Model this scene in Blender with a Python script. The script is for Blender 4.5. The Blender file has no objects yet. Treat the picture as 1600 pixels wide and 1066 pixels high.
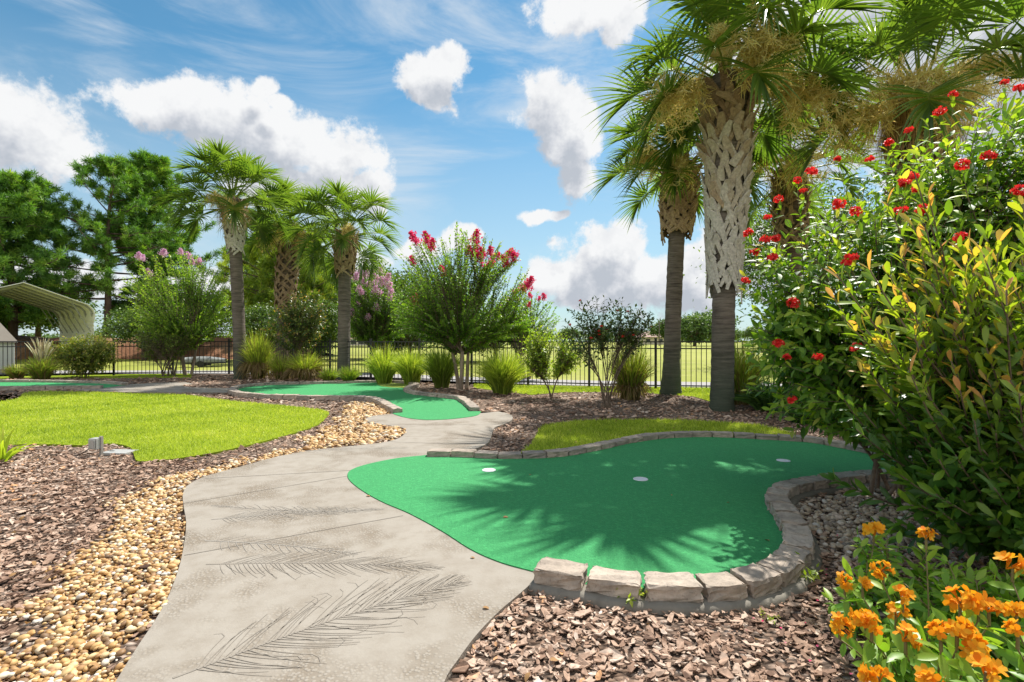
import bpy, bmesh, math
import numpy as np

PI = math.pi
R = math.radians
rng = np.random.default_rng(11)
scene = bpy.context.scene
col = scene.collection
CAM_H = 1.22          # camera height, metres
F = 800.0             # focal length in photo pixels (18 mm on a 36 mm sensor)
SUN_DIR = np.array([0.385, 0.655, 1.0]); SUN_DIR /= np.linalg.norm(SUN_DIR)   # towards the sun


# ------------------------------------------------------------------ measuring helpers
def G(px, py, z=0.0):
    """The point at height z that the photograph shows at pixel (px, py)."""
    y = (CAM_H - z) * F / (py - 533.0)
    return np.array([(px - 800.0) / F * y, y, z])


def AT(px, py, Y):
    return np.array([(px - 800.0) / F * Y, Y, CAM_H + (533.0 - py) / F * Y])


def GP(pts, z=0.0):
    return np.array([G(x, y, z)[:2] for x, y in pts])


def nrm(v):
    return v / np.maximum(np.linalg.norm(v, axis=-1, keepdims=True), 1e-9)


def catmull(P, n=8, closed=False):
    P = np.asarray(P, float)
    if closed:
        Q = np.vstack([P[-1], P, P[0], P[1]])
    else:
        Q = np.vstack([2 * P[0] - P[1], P, 2 * P[-1] - P[-2]])
    out = []
    for i in range(1, len(Q) - 2):
        a, b, c, d = Q[i - 1], Q[i], Q[i + 1], Q[i + 2]
        for t in np.arange(n) / n:
            out.append(.5 * (2 * b + (c - a) * t + (2 * a - 5 * b + 4 * c - d) * t * t + (3 * b - a - 3 * c + d) * t ** 3))
    if not closed:
        out.append(P[-1])
    return np.array(out)


def resample(P, step=None, n=None):
    P = np.asarray(P, float)
    d = np.r_[0, np.cumsum(np.linalg.norm(np.diff(P, axis=0), axis=1))]
    n = n or max(2, int(round(d[-1] / step)) + 1)
    s = np.linspace(0, d[-1], n)
    return np.stack([np.interp(s, d, P[:, k]) for k in range(P.shape[1])], 1)


def inpoly(pts, poly):
    x, y = pts[:, 0], pts[:, 1]
    r = np.zeros(len(pts), bool)
    n = len(poly)
    for i in range(n):
        x1, y1 = poly[i]; x2, y2 = poly[(i + 1) % n]
        if y1 == y2:
            continue
        c = ((y1 > y) != (y2 > y)) & (x < (x2 - x1) * (y - y1) / (y2 - y1) + x1)
        r ^= c
    return r


# ------------------------------------------------------------------ mesh builder
class MB:
    def __init__(s):
        s.v, s.f, s.a, s.n = [], [], [], 0

    def add(s, v, f, var=0.5):
        v = np.asarray(v, float).reshape(-1, 3)
        for q in (f if isinstance(f, list) else [f]):
            s.f.append(np.asarray(q, np.int64) + s.n)
        s.v.append(v)
        s.a.append(np.broadcast_to(np.asarray(var, float).reshape(-1) if np.ndim(var) else float(var), (len(v),)))
        s.n += len(v)

    def inst(s, tv, tf, M, T, var):
        N, k = len(T), len(tv)
        if N == 0:
            return
        V = np.einsum('nij,kj->nki', M, tv) + T[:, None, :]
        off = np.arange(N) * k
        fl = [(np.asarray(q)[None] + off[:, None, None]).reshape(-1, np.shape(q)[1]) for q in (tf if isinstance(tf, list) else [tf])]
        var = np.asarray(var, float)
        s.add(V.reshape(-1, 3), fl, np.repeat(var, k) if var.ndim == 1 else var.reshape(-1))

    def mesh(s, name, smooth=True):
        me = bpy.data.meshes.new(name)
        V = np.concatenate(s.v).astype(np.float32)
        loops = np.concatenate([q.ravel() for q in s.f]).astype(np.int32)
        sizes = np.concatenate([np.full(len(q), q.shape[1]) for q in s.f]).astype(np.int32)
        starts = np.r_[0, np.cumsum(sizes)[:-1]].astype(np.int32)
        me.vertices.add(len(V)); me.vertices.foreach_set('co', V.ravel())
        me.loops.add(len(loops)); me.loops.foreach_set('vertex_index', loops)
        me.polygons.add(len(sizes)); me.polygons.foreach_set('loop_start', starts)
        me.polygons.foreach_set('use_smooth', np.full(len(sizes), smooth))
        at = me.attributes.new('var', 'FLOAT', 'POINT')
        at.data.foreach_set('value', np.concatenate(s.a).astype(np.float32))
        me.update(calc_edges=True)
        return me

    def build(s, name, mat, parent=None, smooth=True):
        return obj(name, s.mesh(name, smooth), mat, parent)


def tag(o, label=None, cat=None, group=None, kind=None):
    if label: o['label'] = label
    if cat: o['category'] = cat
    if group: o['group'] = group
    if kind: o['kind'] = kind
    return o


def obj(name, me, mat, parent=None):
    if mat is not None and not me.materials:
        me.materials.append(mat)
    o = bpy.data.objects.new(name, me)
    col.objects.link(o)
    if parent is not None:
        o.parent = parent
    return o


def thing(name, loc, label, cat, group=None, rz=0.0):
    o = bpy.data.objects.new(name, None)
    col.objects.link(o)
    o.location = (float(loc[0]), float(loc[1]), float(loc[2]) if len(loc) > 2 else 0.0)
    o.rotation_euler = (0, 0, rz)
    o.empty_display_size = 0.2
    return tag(o, label, cat, group)


def tubes(mb, P, rad, sides=5, var=0.5, cap=True):
    """P (S,n,3) polylines, rad broadcastable to (S,n)."""
    P = np.asarray(P, float)
    if P.ndim == 2:
        P = P[None]
    S, n, _ = P.shape
    rad = np.broadcast_to(np.asarray(rad, float), (S, n))
    T = nrm(np.gradient(P, axis=1))
    ref = np.where(np.abs(nrm(P[:, -1] - P[:, 0])[:, 2:3]) > .9, np.array([[1., 0, 0]]), np.array([[0, 0, 1.]]))[:, None, :]
    A = nrm(np.cross(T, np.broadcast_to(ref, T.shape)))
    B = np.cross(T, A)
    an = np.arange(sides) / sides * 2 * PI
    ring = (A[:, :, None, :] * np.cos(an)[None, None, :, None] + B[:, :, None, :] * np.sin(an)[None, None, :, None])
    V = P[:, :, None, :] + ring * rad[:, :, None, None]
    i = np.arange(S)[:, None, None] * n * sides + np.arange(n - 1)[None, :, None] * sides
    k = np.arange(sides)[None, None, :]; k2 = (k + 1) % sides
    q = np.stack([i + k, i + k2, i + sides + k2, i + sides + k], -1).reshape(-1, 4)
    fl = [q]
    if cap:
        e = (np.arange(S) * n * sides + (n - 1) * sides)[:, None] + np.arange(sides)[None]
        fl.append(e)
    var = np.asarray(var, float)
    if var.ndim == 1 and len(var) == S:
        var = np.repeat(var, n * sides)
    elif var.ndim == 2:
        var = np.repeat(var.reshape(-1), sides)
    mb.add(V.reshape(-1, 3), fl, var)


def frames(D, N):
    D = nrm(D); X = nrm(np.cross(D, N)); Z = np.cross(X, D)
    return np.stack([X, D, Z], -1)


def bez(A, C, B, t):
    """A,C,B (S,3), t (S,L) -> points and tangents (S,L,3)."""
    t = t[..., None]; A, C, B = A[:, None], C[:, None], B[:, None]
    return (1 - t) ** 2 * A + 2 * t * (1 - t) * C + t * t * B, nrm(2 * (1 - t) * (C - A) + 2 * t * (B - C))


def box(mb, c, s, var=.5, rz=0.0):
    x, y, z = np.array(s) / 2
    v = np.array([[-x, -y, -z], [x, -y, -z], [x, y, -z], [-x, y, -z], [-x, -y, z], [x, -y, z], [x, y, z], [-x, y, z]])
    ca, sa = math.cos(rz), math.sin(rz)
    v = v @ np.array([[ca, sa, 0], [-sa, ca, 0], [0, 0, 1]]) + np.array(c)
    mb.add(v, np.array([[3, 2, 1, 0], [4, 5, 6, 7], [0, 1, 5, 4], [1, 2, 6, 5], [2, 3, 7, 6], [3, 0, 4, 7]]), var)


def bevel_mesh(me, w=.004, seg=2):
    bm = bmesh.new(); bm.from_mesh(me)
    bmesh.ops.bevel(bm, geom=bm.edges[:], offset=w, segments=seg, affect='EDGES', clamp_overlap=True)
    bm.to_mesh(me); bm.free()
    return me


# ------------------------------------------------------------------ leaf shapes (unit length along +Y, face towards +Z)
def leaf_small(w=.25, fold=.12):
    return (np.array([[0, 0, 0], [-w, .45, fold], [0, 1, -.05], [w, .45, fold]]), np.array([[0, 2, 1], [0, 3, 2]]))


def leaf_big(w=.2, fold=.06, curl=.12, ws=(.12, .75, 1., .7, 0.0), ys=(0, .22, .5, .78, 1.)):
    v = []
    for y, k in zip(ys, ws):
        z = -curl * y * y
        v += [[-w * k, y, z + fold * k], [0, y, z], [w * k, y, z + fold * k]]
    f = []
    for i in range(len(ys) - 1):
        a = i * 3
        f += [[a, a + 1, a + 4, a + 3], [a + 1, a + 2, a + 5, a + 4]]
    return np.array(v), np.array(f)


def put_leaves(mb, tmpl, P, D, N, size, var, wid=1.0):
    M = frames(D, N) * np.asarray(size)[:, None, None]
    if np.ndim(wid) or wid != 1.0:
        M = M.copy(); M[:, :, 0] *= np.asarray(wid).reshape(-1, 1)
    mb.inst(tmpl[0], tmpl[1], M, P, var)


def shoot_leaves(mb, tmpl, A, C, B, L, t0=.25, size=.06, theta=60, droop=.15, mode='spiral', var=(.2, .8), vtip=.25, jit=.25, tipscale=.75, upface=.6, t1=1.0):
    """leaves along S bezier shoots"""
    S = len(A)
    t = np.broadcast_to(np.linspace(t0, t1, L), (S, L)) + rng.normal(0, .012, (S, L))
    t = np.clip(t, 0, 1)
    P, T = bez(A, C, B, t)
    ref = np.broadcast_to(np.array([.13, .07, 1.0]), T.shape)
    U = nrm(np.cross(T, ref)); W = np.cross(U, T)
    if mode == 'opposite':
        ph = (np.arange(L) % 2) * PI + rng.uniform(0, 2 * PI, (S, 1)) * .25
        ph = ph + rng.normal(0, .25, (S, L))
    else:
        ph = np.arange(L) * 2.4 + rng.uniform(0, 2 * PI, (S, 1)) + rng.normal(0, .3, (S, L))
    rad = U * np.cos(ph)[..., None] + W * np.sin(ph)[..., None]
    th = R(theta) * (1 - .45 * ((t - t0) / max(1 - t0, .01)) ** 3)[..., None] + rng.normal(0, .12, (S, L, 1))
    D = T * np.cos(th) + rad * np.sin(th) + np.array([0, 0, -droop]) + rng.normal(0, jit * .5, (S, L, 3))
    N = (T * np.sin(th) - rad * np.cos(th)) * (1 - upface) + np.array([0, 0, upface]) + rng.normal(0, jit, (S, L, 3))
    sz = size * rng.uniform(.7, 1.2, (S, L)) * (1 - (1 - tipscale) * t ** 2)
    vv = rng.uniform(var[0], var[1], (S, L)) + vtip * (t ** 3)
    put_leaves(mb, tmpl, P.reshape(-1, 3), D.reshape(-1, 3), N.reshape(-1, 3), sz.ravel(), np.clip(vv, 0, 1).ravel(), rng.uniform(.8, 1.2, S * L))


def stems(mb, A, C, B, r0, r1, n=6, sides=4, var=.5):
    t = np.broadcast_to(np.linspace(0, 1, n), (len(A), n))
    P, _ = bez(A, C, B, t)
    r0 = np.broadcast_to(r0, (len(A),))[:, None]; r1 = np.broadcast_to(r1, (len(A),))[:, None]
    tubes(mb, P, r0 + (r1 - r0) * t, sides, var)


def sample_ells(ells, n, inner=.55, zmin=-9):
    ells = [np.asarray(e, float) for e in ells]
    w = np.array([e[3] * e[4] * e[5] for e in ells]) ** .8
    out = np.zeros((0, 3))
    while len(out) < n:
        k = rng.choice(len(ells), n, p=w / w.sum())
        E = np.array(ells)[k]
        d = nrm(rng.normal(size=(n, 3)))
        r = (inner ** 3 + (1 - inner ** 3) * rng.random(n)) ** (1 / 3.)
        p = E[:, :3] + d * E[:, 3:] * r[:, None]
        ins = np.zeros(n, int)
        for e in ells:
            ins += (((p - e[:3]) / (e[3:] * inner)) ** 2).sum(1) < 1
        out = np.vstack([out, p[(ins == 0) & (p[:, 2] > zmin)]])
    return out[:n]


# ------------------------------------------------------------------ materials
def new_mat(name):
    m = bpy.data.materials.new(name); m.use_nodes = True
    nt = m.node_tree; nt.nodes.clear()
    return m, nt


def nd(nt, typ, props=None, **inp):
    n = nt.nodes.new('ShaderNode' + typ)
    for k, v in (props or {}).items():
        setattr(n, k, v)
    for k, v in inp.items():
        key = int(k[1:]) if k[0] == 'i' and k[1:].isdigit() else k.replace('_', ' ')
        s = n.inputs[key]
        if isinstance(v, bpy.types.NodeSocket):
            nt.links.new(v, s)
        else:
            if isinstance(v, (tuple, list)) and len(v) == 3 and s.type == 'RGBA':
                v = (*v, 1)
            s.default_value = v
    return n


def ramp(nt, fac, stops, interp='LINEAR'):
    n = nt.nodes.new('ShaderNodeValToRGB')
    cr = n.color_ramp; cr.interpolation = interp
    while len(cr.elements) < len(stops):
        cr.elements.new(.5)
    for e, (p, c) in zip(cr.elements, stops):
        e.position = p; e.color = (*c, 1) if len(c) == 3 else c
    nt.links.new(fac, n.inputs[0])
    return n.outputs[0]


def mixc(nt, fac, a, b, blend='MIX'):
    n = nt.nodes.new('ShaderNodeMix'); n.data_type = 'RGBA'; n.blend_type = blend
    for s, v in ((n.inputs[0], fac), (n.inputs[6], a), (n.inputs[7], b)):
        if isinstance(v, bpy.types.NodeSocket):
            nt.links.new(v, s)
        else:
            s.default_value = (*v, 1) if isinstance(v, (tuple, list)) and len(v) == 3 else v
    return n.outputs[2]


def noise(nt, co, scale, detail=4, rough=.55, dist=0.0):
    n = nd(nt, 'TexNoise', None, Scale=scale, Detail=detail, Roughness=rough, Distortion=dist)
    if co is not None:
        nt.links.new(co, n.inputs['Vector'])
    return n.outputs[0]


def finish(nt, sh):
    o = nd(nt, 'OutputMaterial'); nt.links.new(sh, o.inputs[0])


def bump(nt, h, strength=.4, dist=.01):
    return nd(nt, 'Bump', None, Strength=strength, Distance=dist, Height=h).outputs[0]


def objco(nt):
    return nd(nt, 'TexCoord').outputs['Object']


def worldco(nt):
    return nd(nt, 'NewGeometry').outputs['Position']


def foliage(name, stops, trans=.4, tint=(1.5, 1.6, .55), rough=.42, spec=.4, gain=1.5):
    stops = [(p, tuple(min(.8, x * gain) for x in c)) for p, c in stops]
    m, nt = new_mat(name)
    a = nd(nt, 'Attribute', {'attribute_name': 'var'}).outputs['Fac']
    c = ramp(nt, a, stops)
    tc = mixc(nt, 1.0, c, tint, 'MULTIPLY')
    p = nd(nt, 'BsdfPrincipled', None, Base_Color=c, Roughness=rough, Specular_IOR_Level=spec)
    t = nd(nt, 'BsdfTranslucent', None, Color=tc)
    mx = nd(nt, 'MixShader', None, i0=trans)
    nt.links.new(p.outputs[0], mx.inputs[1]); nt.links.new(t.outputs[0], mx.inputs[2])
    finish(nt, mx.outputs[0])
    return m


def solid(name, c, rough=.6, metal=0.0, nscale=0, namt=.15, bumpd=0.0, spec=.5):
    m, nt = new_mat(name)
    p = nd(nt, 'BsdfPrincipled', None, Base_Color=c, Roughness=rough, Metallic=metal, Specular_IOR_Level=spec)
    if nscale:
        nz = noise(nt, objco(nt), nscale, 5)
        nt.links.new(mixc(nt, nz, tuple(x * (1 - namt) for x in c), tuple(min(1, x * (1 + namt)) for x in c)), p.inputs['Base Color'])
        if bumpd:
            nt.links.new(bump(nt, nz, .5, bumpd), p.inputs['Normal'])
    finish(nt, p.outputs[0])
    return m


def bark(name, c0, c1, scale=(8, 8, 30), alg=None, algz=1.0, bumpd=.02):
    m, nt = new_mat(name)
    co = objco(nt)
    mp = nd(nt, 'Mapping', None, Scale=scale); nt.links.new(co, mp.inputs[0])
    n1 = noise(nt, mp.outputs[0], 1.0, 6, .65)
    n2 = noise(nt, co, 2.2, 4)
    f = nd(nt, 'MapRange', None, Value=n1, From_Min=.3, From_Max=.7).outputs[0]
    c = mixc(nt, f, c0, c1)
    c = mixc(nt, nd(nt, 'MapRange', None, Value=n2, From_Min=.4, From_Max=.75, To_Max=.5).outputs[0], c, tuple(x * .6 for x in c0))
    if alg:
        z = nd(nt, 'SeparateXYZ', None, Vector=co).outputs[2]
        a = nd(nt, 'Math', {'operation': 'ADD'}, i0=z, i1=n2).outputs[0]
        a = nd(nt, 'MapRange', None, Value=a, From_Min=algz + .9, From_Max=algz * .3 + .3, To_Min=0, To_Max=.75).outputs[0]
        c = mixc(nt, a, c, alg)
    p = nd(nt, 'BsdfPrincipled', None, Base_Color=c, Roughness=.9, Specular_IOR_Level=.2)
    nt.links.new(bump(nt, n1, .8, bumpd), p.inputs['Normal'])
    finish(nt, p.outputs[0])
    return m


def varmat(name, stops, rough=.8, nscale=0, namt=.25, bumpd=0.0, spec=.3):
    """opaque surface whose colour differs from piece to piece"""
    m, nt = new_mat(name)
    a = nd(nt, 'Attribute', {'attribute_name': 'var'}).outputs['Fac']
    c = ramp(nt, a, stops)
    p = nd(nt, 'BsdfPrincipled', None, Base_Color=c, Roughness=rough, Specular_IOR_Level=spec)
    if nscale:
        nz = noise(nt, worldco(nt), nscale, 5, .6)
        k = nd(nt, 'MapRange', None, Value=nz, From_Min=.3, From_Max=.7, To_Min=1 - namt, To_Max=1 + namt).outputs[0]
        kc = nd(nt, 'CombineColor', None, Red=k, Green=k, Blue=k).outputs[0]
        c = mixc(nt, 1.0, c, kc, 'MULTIPLY')
        nt.links.new(c, p.inputs['Base Color'])
        if bumpd:
            nt.links.new(bump(nt, nz, .6, bumpd), p.inputs['Normal'])
    finish(nt, p.outputs[0])
    return m


# ------------------------------------------------------------------ camera, sun, sky
cd = bpy.data.cameras.new('camera'); cam = bpy.data.objects.new('camera', cd); col.objects.link(cam)
cam.location = (0, 0, CAM_H); cam.rotation_euler = (R(90), 0, 0)
cd.lens = 18; cd.sensor_width = 36; cd.clip_start = .05; cd.clip_end = 6000
scene.camera = cam
sl = bpy.data.lights.new('sun', 'SUN'); sun = bpy.data.objects.new('sun', sl); col.objects.link(sun)
sl.energy = 5.0; sl.angle = R(.55); sl.color = (1.0, .955, .87)
from mathutils import Vector
sun.rotation_euler = Vector((-SUN_DIR[0], -SUN_DIR[1], -SUN_DIR[2])).to_track_quat('-Z', 'Y').to_euler()
sun.location = (20, 35, 60)
scene.view_settings.view_transform = 'Standard'; scene.view_settings.look = 'None'
scene.view_settings.exposure = 0.7; scene.view_settings.gamma = 1.0
scene.cycles.max_bounces = 8; scene.cycles.transparent_max_bounces = 4
scene.cycles.diffuse_bounces = 4; scene.cycles.glossy_bounces = 2; scene.cycles.transmission_bounces = 4
scene.cycles.caustics_reflective = False; scene.cycles.caustics_refractive = False
scene.cycles.use_denoising = True

w = bpy.data.worlds.new('World'); scene.world = w; w.use_nodes = True
nt = w.node_tree; nt.nodes.clear()
SKY_S = 0.085
sky = nd(nt, 'TexSky', {'sky_type': 'NISHITA', 'sun_disc': False, 'sun_elevation': math.asin(SUN_DIR[2]),
                        'sun_rotation': math.atan2(SUN_DIR[0], SUN_DIR[1]), 'air_density': 1.0, 'dust_density': 0.15, 'ozone_density': 4.0})
dirv = nd(nt, 'TexCoord').outputs['Generated']
sep = nd(nt, 'SeparateXYZ', None, Vector=dirv)
az = nd(nt, 'Math', {'operation': 'ARCTAN2'}, i0=sep.outputs[0], i1=sep.outputs[1]).outputs[0]
el = nd(nt, 'Math', {'operation': 'ARCSINE'}, i0=sep.outputs[2]).outputs[0]
ae = nd(nt, 'CombineXYZ', None, X=az, Y=el).outputs[0]
# cumulus: azimuth, elevation, half widths (radians); measured as directions
CLOUDS = [(15, 175, 62, 46), (45, 225, 62, 34), (95, 245, 40, 16), (225, 165, 44, 26), (290, 180, 76, 38), (370, 200, 84, 48), (455, 225, 84, 48), (535, 240, 54, 46), (580, 300, 28, 30), (470, 285, 90, 30),
          (418, 136, 22, 14), (440, 160, 16, 10), (640, 112, 30, 26), (688, 112, 48, 30), (676, 150, 34, 26), (858, 155, 36, 42), (880, 225, 46, 50), (905, 200, 36, 50), (900, 285, 40, 34), (832, 342, 26, 11), (862, 342, 22, 9),
          (920, 420, 52, 38), (960, 395, 50, 38), (1005, 440, 60, 40), (865, 430, 42, 26), (950, 460, 90, 22), (1085, 440, 70, 52), (715, 372, 34, 16), (655, 388, 28, 16), (575, 415, 50, 20), (910, 6, 70, 30), (960, 40, 40, 30),
          (1210, 400, 100, 60), (1330, 110, 190, 140), (1560, 60, 180, 150), (90, 430, 90, 26), (300, 450, 110, 26)]


def ang(px, py):
    d = (px - 800) / F
    return math.atan(d), math.atan((533 - py) / F / math.hypot(1, d))


def warp_vec(v, off):
    a = nd(nt, 'VectorMath', {'operation': 'ADD'}, i0=v, i1=off).outputs[0]
    return a


def density(shift, det=9, amp=2.5):
    """cumulus density for a view direction moved by shift radians in azimuth and elevation"""
    v = warp_vec(ae, (shift[0], shift[1], 0))
    d3 = warp_vec(dirv, (shift[0], 0, shift[1]))
    n_lo = nd(nt, 'TexNoise', None, Scale=7.0, Detail=2, Roughness=.5); nt.links.new(d3, n_lo.inputs['Vector'])
    wv = nd(nt, 'VectorMath', {'operation': 'MULTIPLY_ADD'}, i0=n_lo.outputs['Color'], i1=(.10, .08, 0), i2=v).outputs[0]
    wv = warp_vec(wv, (-.05, -.04, 0))
    best = None
    for cx, cy, rx, ry in CLOUDS:
        a0, e0 = ang(cx, cy)
        q = nd(nt, 'VectorMath', {'operation': 'MULTIPLY_ADD'}, i0=wv, i1=(F / rx * .92, F / ry * .92, 0), i2=(-a0 * F / rx * .92, -e0 * F / ry * .92, 0)).outputs[0]
        ln = nd(nt, 'VectorMath', {'operation': 'LENGTH'}, i0=q).outputs['Value']
        best = ln if best is None else nd(nt, 'Math', {'operation': 'SMOOTH_MIN'}, i0=best, i1=ln, i2=.25).outputs[0]
    fb = nd(nt, 'TexNoise', None, Scale=13.0, Detail=det, Roughness=.63, Lacunarity=2.1); nt.links.new(d3, fb.inputs['Vector'])
    k = nd(nt, 'Math', {'operation': 'MULTIPLY_ADD'}, i0=fb.outputs[0], i1=amp, i2=-.5 * amp + 1.0).outputs[0]
    return nd(nt, 'Math', {'operation': 'SUBTRACT'}, i0=k, i1=best).outputs[0], fb.outputs[0]


d0, fb0 = density((0, 0))
d1, fb1 = density((.02, .05), 4, 1.5)
alpha = nd(nt, 'MapRange', {'interpolation_type': 'SMOOTHSTEP'}, Value=d0, From_Min=-.12, From_Max=.30).outputs[0]
lit = nd(nt, 'MapRange', {'interpolation_type': 'SMOOTHSTEP'}, Value=d1, From_Min=-.1, From_Max=.85).outputs[0]
bump_ = nd(nt, 'Math', {'operation': 'SUBTRACT'}, i0=fb1, i1=fb0).outputs[0]
shade = nd(nt, 'Math', {'operation': 'MULTIPLY_ADD'}, i0=bump_, i1=1.0, i2=lit).outputs[0]
ccol = ramp(nt, shade, [(0.0, (.575, .58, .585)), (.3, (.505, .515, .53)), (.65, (.42, .435, .465)), (1.0, (.32, .345, .385))])
# unseen bright cloud added behind the camera as fill for the sides facing it
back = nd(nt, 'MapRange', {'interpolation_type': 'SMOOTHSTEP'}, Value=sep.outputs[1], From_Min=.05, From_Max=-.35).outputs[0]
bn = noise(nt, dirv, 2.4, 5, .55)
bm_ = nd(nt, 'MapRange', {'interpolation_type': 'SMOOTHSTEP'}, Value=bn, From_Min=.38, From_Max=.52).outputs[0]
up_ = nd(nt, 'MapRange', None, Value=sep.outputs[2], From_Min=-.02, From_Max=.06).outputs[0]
back_fill = nd(nt, 'Math', {'operation': 'MULTIPLY'}, i0=back, i1=nd(nt, 'Math', {'operation': 'MULTIPLY'}, i0=bm_, i1=up_).outputs[0]).outputs[0]
# thin high cloud
mpc = nd(nt, 'Mapping', None, Rotation=(0, 0, R(-18)), Scale=(2.0, 8.0, 1)); nt.links.new(ae, mpc.inputs[0])
ci = noise(nt, mpc.outputs[0], 1.0, 7, .62, .8)
ci2 = noise(nt, dirv, 2.6, 2, .5)
cim = nd(nt, 'Math', {'operation': 'MULTIPLY_ADD'}, i0=ci2, i1=.7, i2=ci).outputs[0]
cia = nd(nt, 'MapRange', {'interpolation_type': 'SMOOTHSTEP'}, Value=cim, From_Min=.75, From_Max=1.12, To_Max=.75).outputs[0]
sk = nd(nt, 'VectorMath', {'operation': 'SCALE'}, i0=sky.outputs[0], Scale=SKY_S).outputs[0]
sk = mixc(nt, 1.0, sk, (.65, 1.03, .97), 'MULTIPLY')
hz = nd(nt, 'MapRange', None, Value=el, From_Min=0.0, From_Max=.45, To_Min=.8, To_Max=0.0).outputs[0]
sk = mixc(nt, hz, sk, (.39, .44, .475))
sk = mixc(nt, cia, sk, (.46, .50, .54))
sk = mixc(nt, alpha, sk, ccol)
sk = mixc(nt, back_fill, sk, (.66, .655, .64))
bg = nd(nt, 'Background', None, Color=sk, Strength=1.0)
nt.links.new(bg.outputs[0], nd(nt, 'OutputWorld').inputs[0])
w.cycles.sampling_method = 'MANUAL'; w.cycles.sample_map_resolution = 256


# ------------------------------------------------------------------ ground materials
def mat_field():
    m, nt = new_mat('field_grass')
    co = worldco(nt)
    n1 = noise(nt, co, .09, 4); n2 = noise(nt, co, 3.0, 5, .7); n3 = noise(nt, co, .5, 3)
    c = ramp(nt, n1, [(.3, (.21, .235, .040)), (.5, (.29, .30, .058)), (.7, (.36, .345, .10))])
    c = mixc(nt, nd(nt, 'MapRange', None, Value=n2, From_Min=.3, From_Max=.7, To_Max=.5).outputs[0], c, (.17, .21, .025))
    c = mixc(nt, nd(nt, 'MapRange', None, Value=n3, From_Min=.5, From_Max=.8, To_Max=.5).outputs[0], c, (.38, .34, .15))
    p = nd(nt, 'BsdfPrincipled', None, Base_Color=c, Roughness=.9, Specular_IOR_Level=.15)
    nt.links.new(bump(nt, n2, .6, .05), p.inputs['Normal'])
    finish(nt, p.outputs[0]); return m


def mat_lawn_base():
    m, nt = new_mat('lawn_soil')
    co = worldco(nt)
    n2 = noise(nt, co, 60, 4, .7)
    c = ramp(nt, n2, [(.35, (.15, .21, .014)), (.65, (.29, .37, .025))])
    p = nd(nt, 'BsdfPrincipled', None, Base_Color=c, Roughness=.95, Specular_IOR_Level=.1)
    nt.links.new(bump(nt, n2, .8, .02), p.inputs['Normal'])
    finish(nt, p.outputs[0]); return m


def mat_mulch():
    m, nt = new_mat('mulch_ground')
    co = worldco(nt)
    mp = nd(nt, 'Mapping', None, Scale=(1, 1.7, 1)); nt.links.new(co, mp.inputs[0])
    v = nd(nt, 'TexVoronoi', {'feature': 'F1'}, Scale=24.0, Randomness=1.0); nt.links.new(mp.outputs[0], v.inputs['Vector'])
    r = nd(nt, 'SeparateColor', None, Color=v.outputs['Color']).outputs[0]
    c = ramp(nt, r, [(0, (.10, .062, .045)), (.4, (.22, .15, .11)), (.75, (.34, .25, .195)), (1, (.44, .35, .29))])
    n1 = noise(nt, co, .7, 4)
    c = mixc(nt, nd(nt, 'MapRange', None, Value=n1, From_Min=.45, From_Max=.75, To_Max=.5).outputs[0], c, (.20, .125, .075))
    dk = nd(nt, 'MapRange', None, Value=v.outputs['Distance'], From_Min=.3, From_Max=.75, To_Min=0, To_Max=.75).outputs[0]
    c = mixc(nt, dk, c, (.03, .02, .015))
    p = nd(nt, 'BsdfPrincipled', None, Base_Color=c, Roughness=.9, Specular_IOR_Level=.2)
    nt.links.new(bump(nt, v.outputs['Distance'], .9, -.03), p.inputs['Normal'])
    finish(nt, p.outputs[0]); return m


def mat_concrete(name, c0, c1, dirt, rough_patch=True):
    m, nt = new_mat(name)
    co = worldco(nt)
    n1 = noise(nt, co, 1.3, 5, .6, .4); n2 = noise(nt, co, 9, 6, .65); n3 = noise(nt, co, 70, 4, .7); n4 = noise(nt, co, .8, 2)
    c = mixc(nt, n1, c0, c1)
    c = mixc(nt, nd(nt, 'MapRange', None, Value=n2, From_Min=.42, From_Max=.78, To_Max=.5).outputs[0], c, dirt)
    h = n3
    if rough_patch:
        pm = nd(nt, 'MapRange', None, Value=noise(nt, co, 2.1, 3, .6), From_Min=.47, From_Max=.62).outputs[0]
        vo = nd(nt, 'TexVoronoi', {'feature': 'F1'}, Scale=62.0); nt.links.new(co, vo.inputs['Vector'])
        pit = nd(nt, 'MapRange', None, Value=vo.outputs['Distance'], From_Min=.25, From_Max=.55, To_Min=0, To_Max=1).outputs[0]
        pk = nd(nt, 'Math', {'operation': 'MULTIPLY'}, i0=pm, i1=pit).outputs[0]
        c = mixc(nt, nd(nt, 'Math', {'operation': 'MULTIPLY'}, i0=pk, i1=.8).outputs[0], c, dirt)
        h = nd(nt, 'Math', {'operation': 'MULTIPLY_ADD'}, i0=pk, i1=-2.0, i2=n3).outputs[0]
    p = nd(nt, 'BsdfPrincipled', None, Base_Color=c, Roughness=.88, Specular_IOR_Level=.25)
    nt.links.new(bump(nt, h, .45, .004), p.inputs['Normal'])
    finish(nt, p.outputs[0]); return m


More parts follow.
